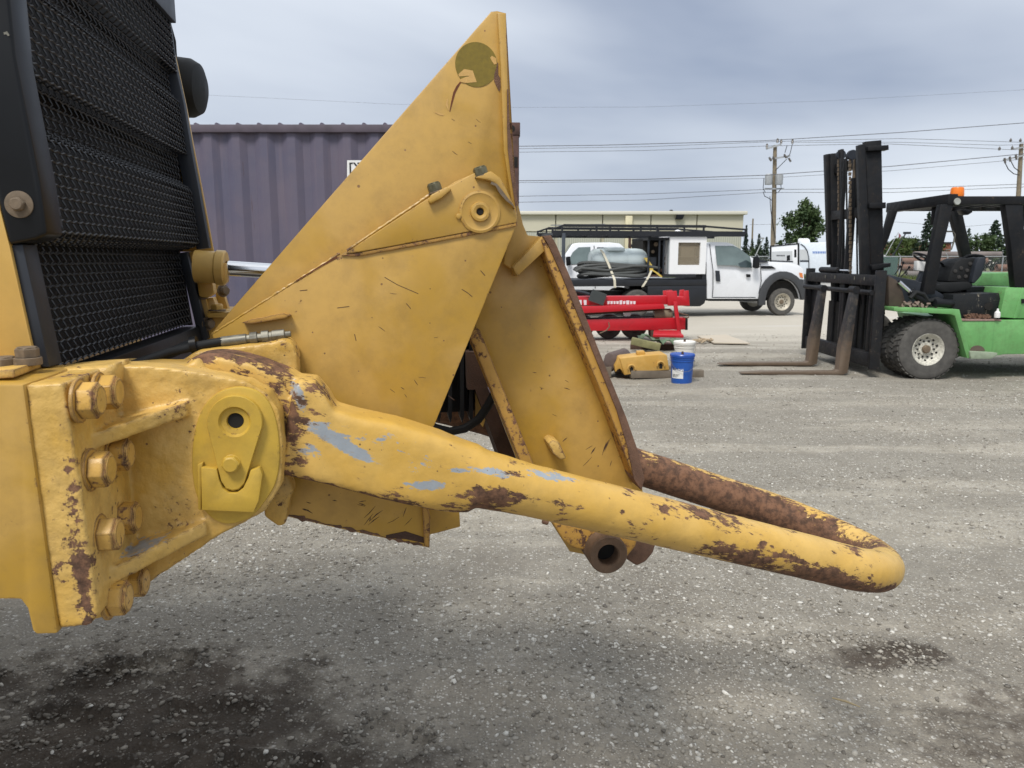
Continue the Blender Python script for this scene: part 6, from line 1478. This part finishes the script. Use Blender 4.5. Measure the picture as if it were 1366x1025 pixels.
B().tube([W(1193+6*cos(t)+8, 413+2.0*sin(t), 9.95) for t in np.linspace(0, 6.28, 14)], .018, 6).build('oily_ring', M['rustdark'], fk)
# seat, wheel, levers
fp_(10.35, [(1246, 381), (1262, 377), (1292, 376), (1299, 379), (1296, 386), (1268, 391), (1248, 389)], .5, 'seat_cushion', M['rubber'], None, .02)
sb2 = fp_(10.40, [(1264, 376), (1268, 362), (1275, 350), (1284, 345), (1300, 344), (1305, 348), (1298, 377)], .42, 'seat_back', M['rubber'], None, .02)
fp_(10.32, [(1296, 377), (1302, 352), (1306, 344), (1315, 343), (1316, 348), (1310, 368), (1300, 379)], .5, 'seat_shell', M['strip'], None, .02)
B().tube([W(x, y, 10.5) for x, y in ((1284, 346), (1290, 342), (1300, 341), (1310, 342), (1314, 345))], .022, 8).build('seat_rail', M['black'], fk)
for x, y in ((1274, 362), (1282, 358), (1290, 361), (1279, 370), (1288, 369), (1294, 352)):
    B().lathe(W(x, y, 10.40), -Y, [(.03, -.01), (.025, .012), (0, .016)], 10).build('seat_padding_lump', plain('torn_foam', (.05, .047, .045), .8, 0, .5, 50, .5), sb2)
cs_ = W(1238, 347, 10.75); nrm = (Vector((.45, 0, .9))).normalized(); a_v, b_v, _ = basis(nrm)
B().tube([cs_+(a_v*cos(t)+b_v*sin(t))*.205 for t in np.linspace(0, 2*pi, 33)], .016, 8, caps=False).build('steering_wheel', M['black'], fk)
for t in (.5, 2.6, 4.7): B().bar(cs_, cs_+(a_v*cos(t)+b_v*sin(t))*.2, .03, .015).build('wheel_spoke', M['black'], fk)
B().cyl(cs_+nrm*.02, cs_-nrm*.10, .05, n=14).build('wheel_hub', M['black'], fk)
B().bar(cs_-nrm*.05, W(1221, 385, 10.75), .08, .05).build('steering_column', M['strip'], fk)
fp_(10.7, [(1224, 348), (1238, 350), (1237, 363), (1223, 361)], .10, 'instrument_panel', white, None, .01)
for (x0, y0, x1, y1) in ((1194, 366, 1201, 356), (1198, 374, 1213, 357), (1198, 372, 1205, 351)):
    lv = B().cyl(W(x0, y0, 10.6), W(x1, y1, 10.6), .008, n=8).build('control_lever', M['black'], fk); B().lathe(W(x1, y1, 10.6), Z, [(0, -.02), (.016, -.01), (.018, .01), (0, .025)], 10).build('knob', M['black'], lv)
# overhead guard
RN, RF = 10.05, 11.35
zr = W(0, 262, RN).z; rt_ = .11
xA, xB = xm(1270, RN), xm(1640, RN)
fp_(RN, [(1270, 262), (1640, 261), (1640, 273), (1270, 273)], .09, 'guard_side_rail', mk, None, .008)
B().box(((xA+xB)/2, RF, zr-rt_/2), (xB-xA, .09, rt_)).build('guard_side_rail', mk, fk, bevel=.008)
B().bar((xA-.06, RN+.0, zr-rt_/2+.015), (xA-.06, RF+.35, zr-rt_/2+.015), .13, rt_+.03).build('guard_front_header', mk, fk, bevel=.01)
B().bar((xA+.1, RN, zr-rt_/2), (xA+.1, RF, zr-rt_/2), .09, rt_).build('guard_crossbar', mk, fk, bevel=.008)
for i in range(7):
    x_ = xA+.45+i*.22; B().box((x_, (RN+RF)/2, zr-.05), (.05, RF-RN-.1, .04)).build('guard_crossbar', mk, fk)
def pil(D, a, b, w, name='guard_pillar', h=.10):
    return B().bar(W(*a, D), W(*b, D), w, h, Y).build(name, mk, fk, bevel=.01)
fp_(10.06, [(1255, 273), (1272.5, 272), (1258, 330), (1247, 393), (1231, 393), (1243, 335)], .10, 'guard_pillar', mk)
fp_(10.5, [(1248, 274), (1256, 273), (1253, 300), (1246, 300)], .1, 'guard_brace', mk)
fp_(11.25, [(1268, 283), (1283, 279), (1292, 320), (1298, 348), (1286, 350), (1278, 320)], .10, 'guard_pillar', mk)
fp_(11.3, [(1188, 281), (1198, 281), (1186, 318), (1174, 345), (1170, 340), (1180, 312)], .10, 'guard_pillar', mk)
fp_(10.06, [(1341, 273), (1364, 273), (1368, 330), (1369, 384), (1354, 384), (1349, 330)], .12, 'guard_pillar', mk)
B().tube(wpl(10.3, (1262, 309), (1271, 309), (1274, 313), (1272, 324), (1269, 333), (1261, 334)), .011, 7).build('grab_bar', M['zinc'], fk)
fp_(10.7, [(1284, 280), (1296, 280), (1298, 283), (1292, 287), (1287, 286)], .15, 'interior_lamp', M['black'], None, .01)
B().lathe(W(1277.5, 250.5, 10.3)-Z*.115, Z, [(0, 0), (.084, 0), (.086, .02), (.078, .10), (.070, .118), (0, .122)], 24).build('beacon', plain('orange_beacon', (.85, .20, .01), .3, 0, .03), fk)
hl = B().lathe(W(1276.5, 269, RN), -Y, [(.042, -.02), (.045, .01), (.04, .02), (0, .018)], 20).build('headlamp', plain('lamp_glass', (.45, .46, .42), .15, .3), fk)
B().tube(wpl(10.2, (1365, 268), (1365.5, 300)), .01, 5).build('cable', M['black'], fk)
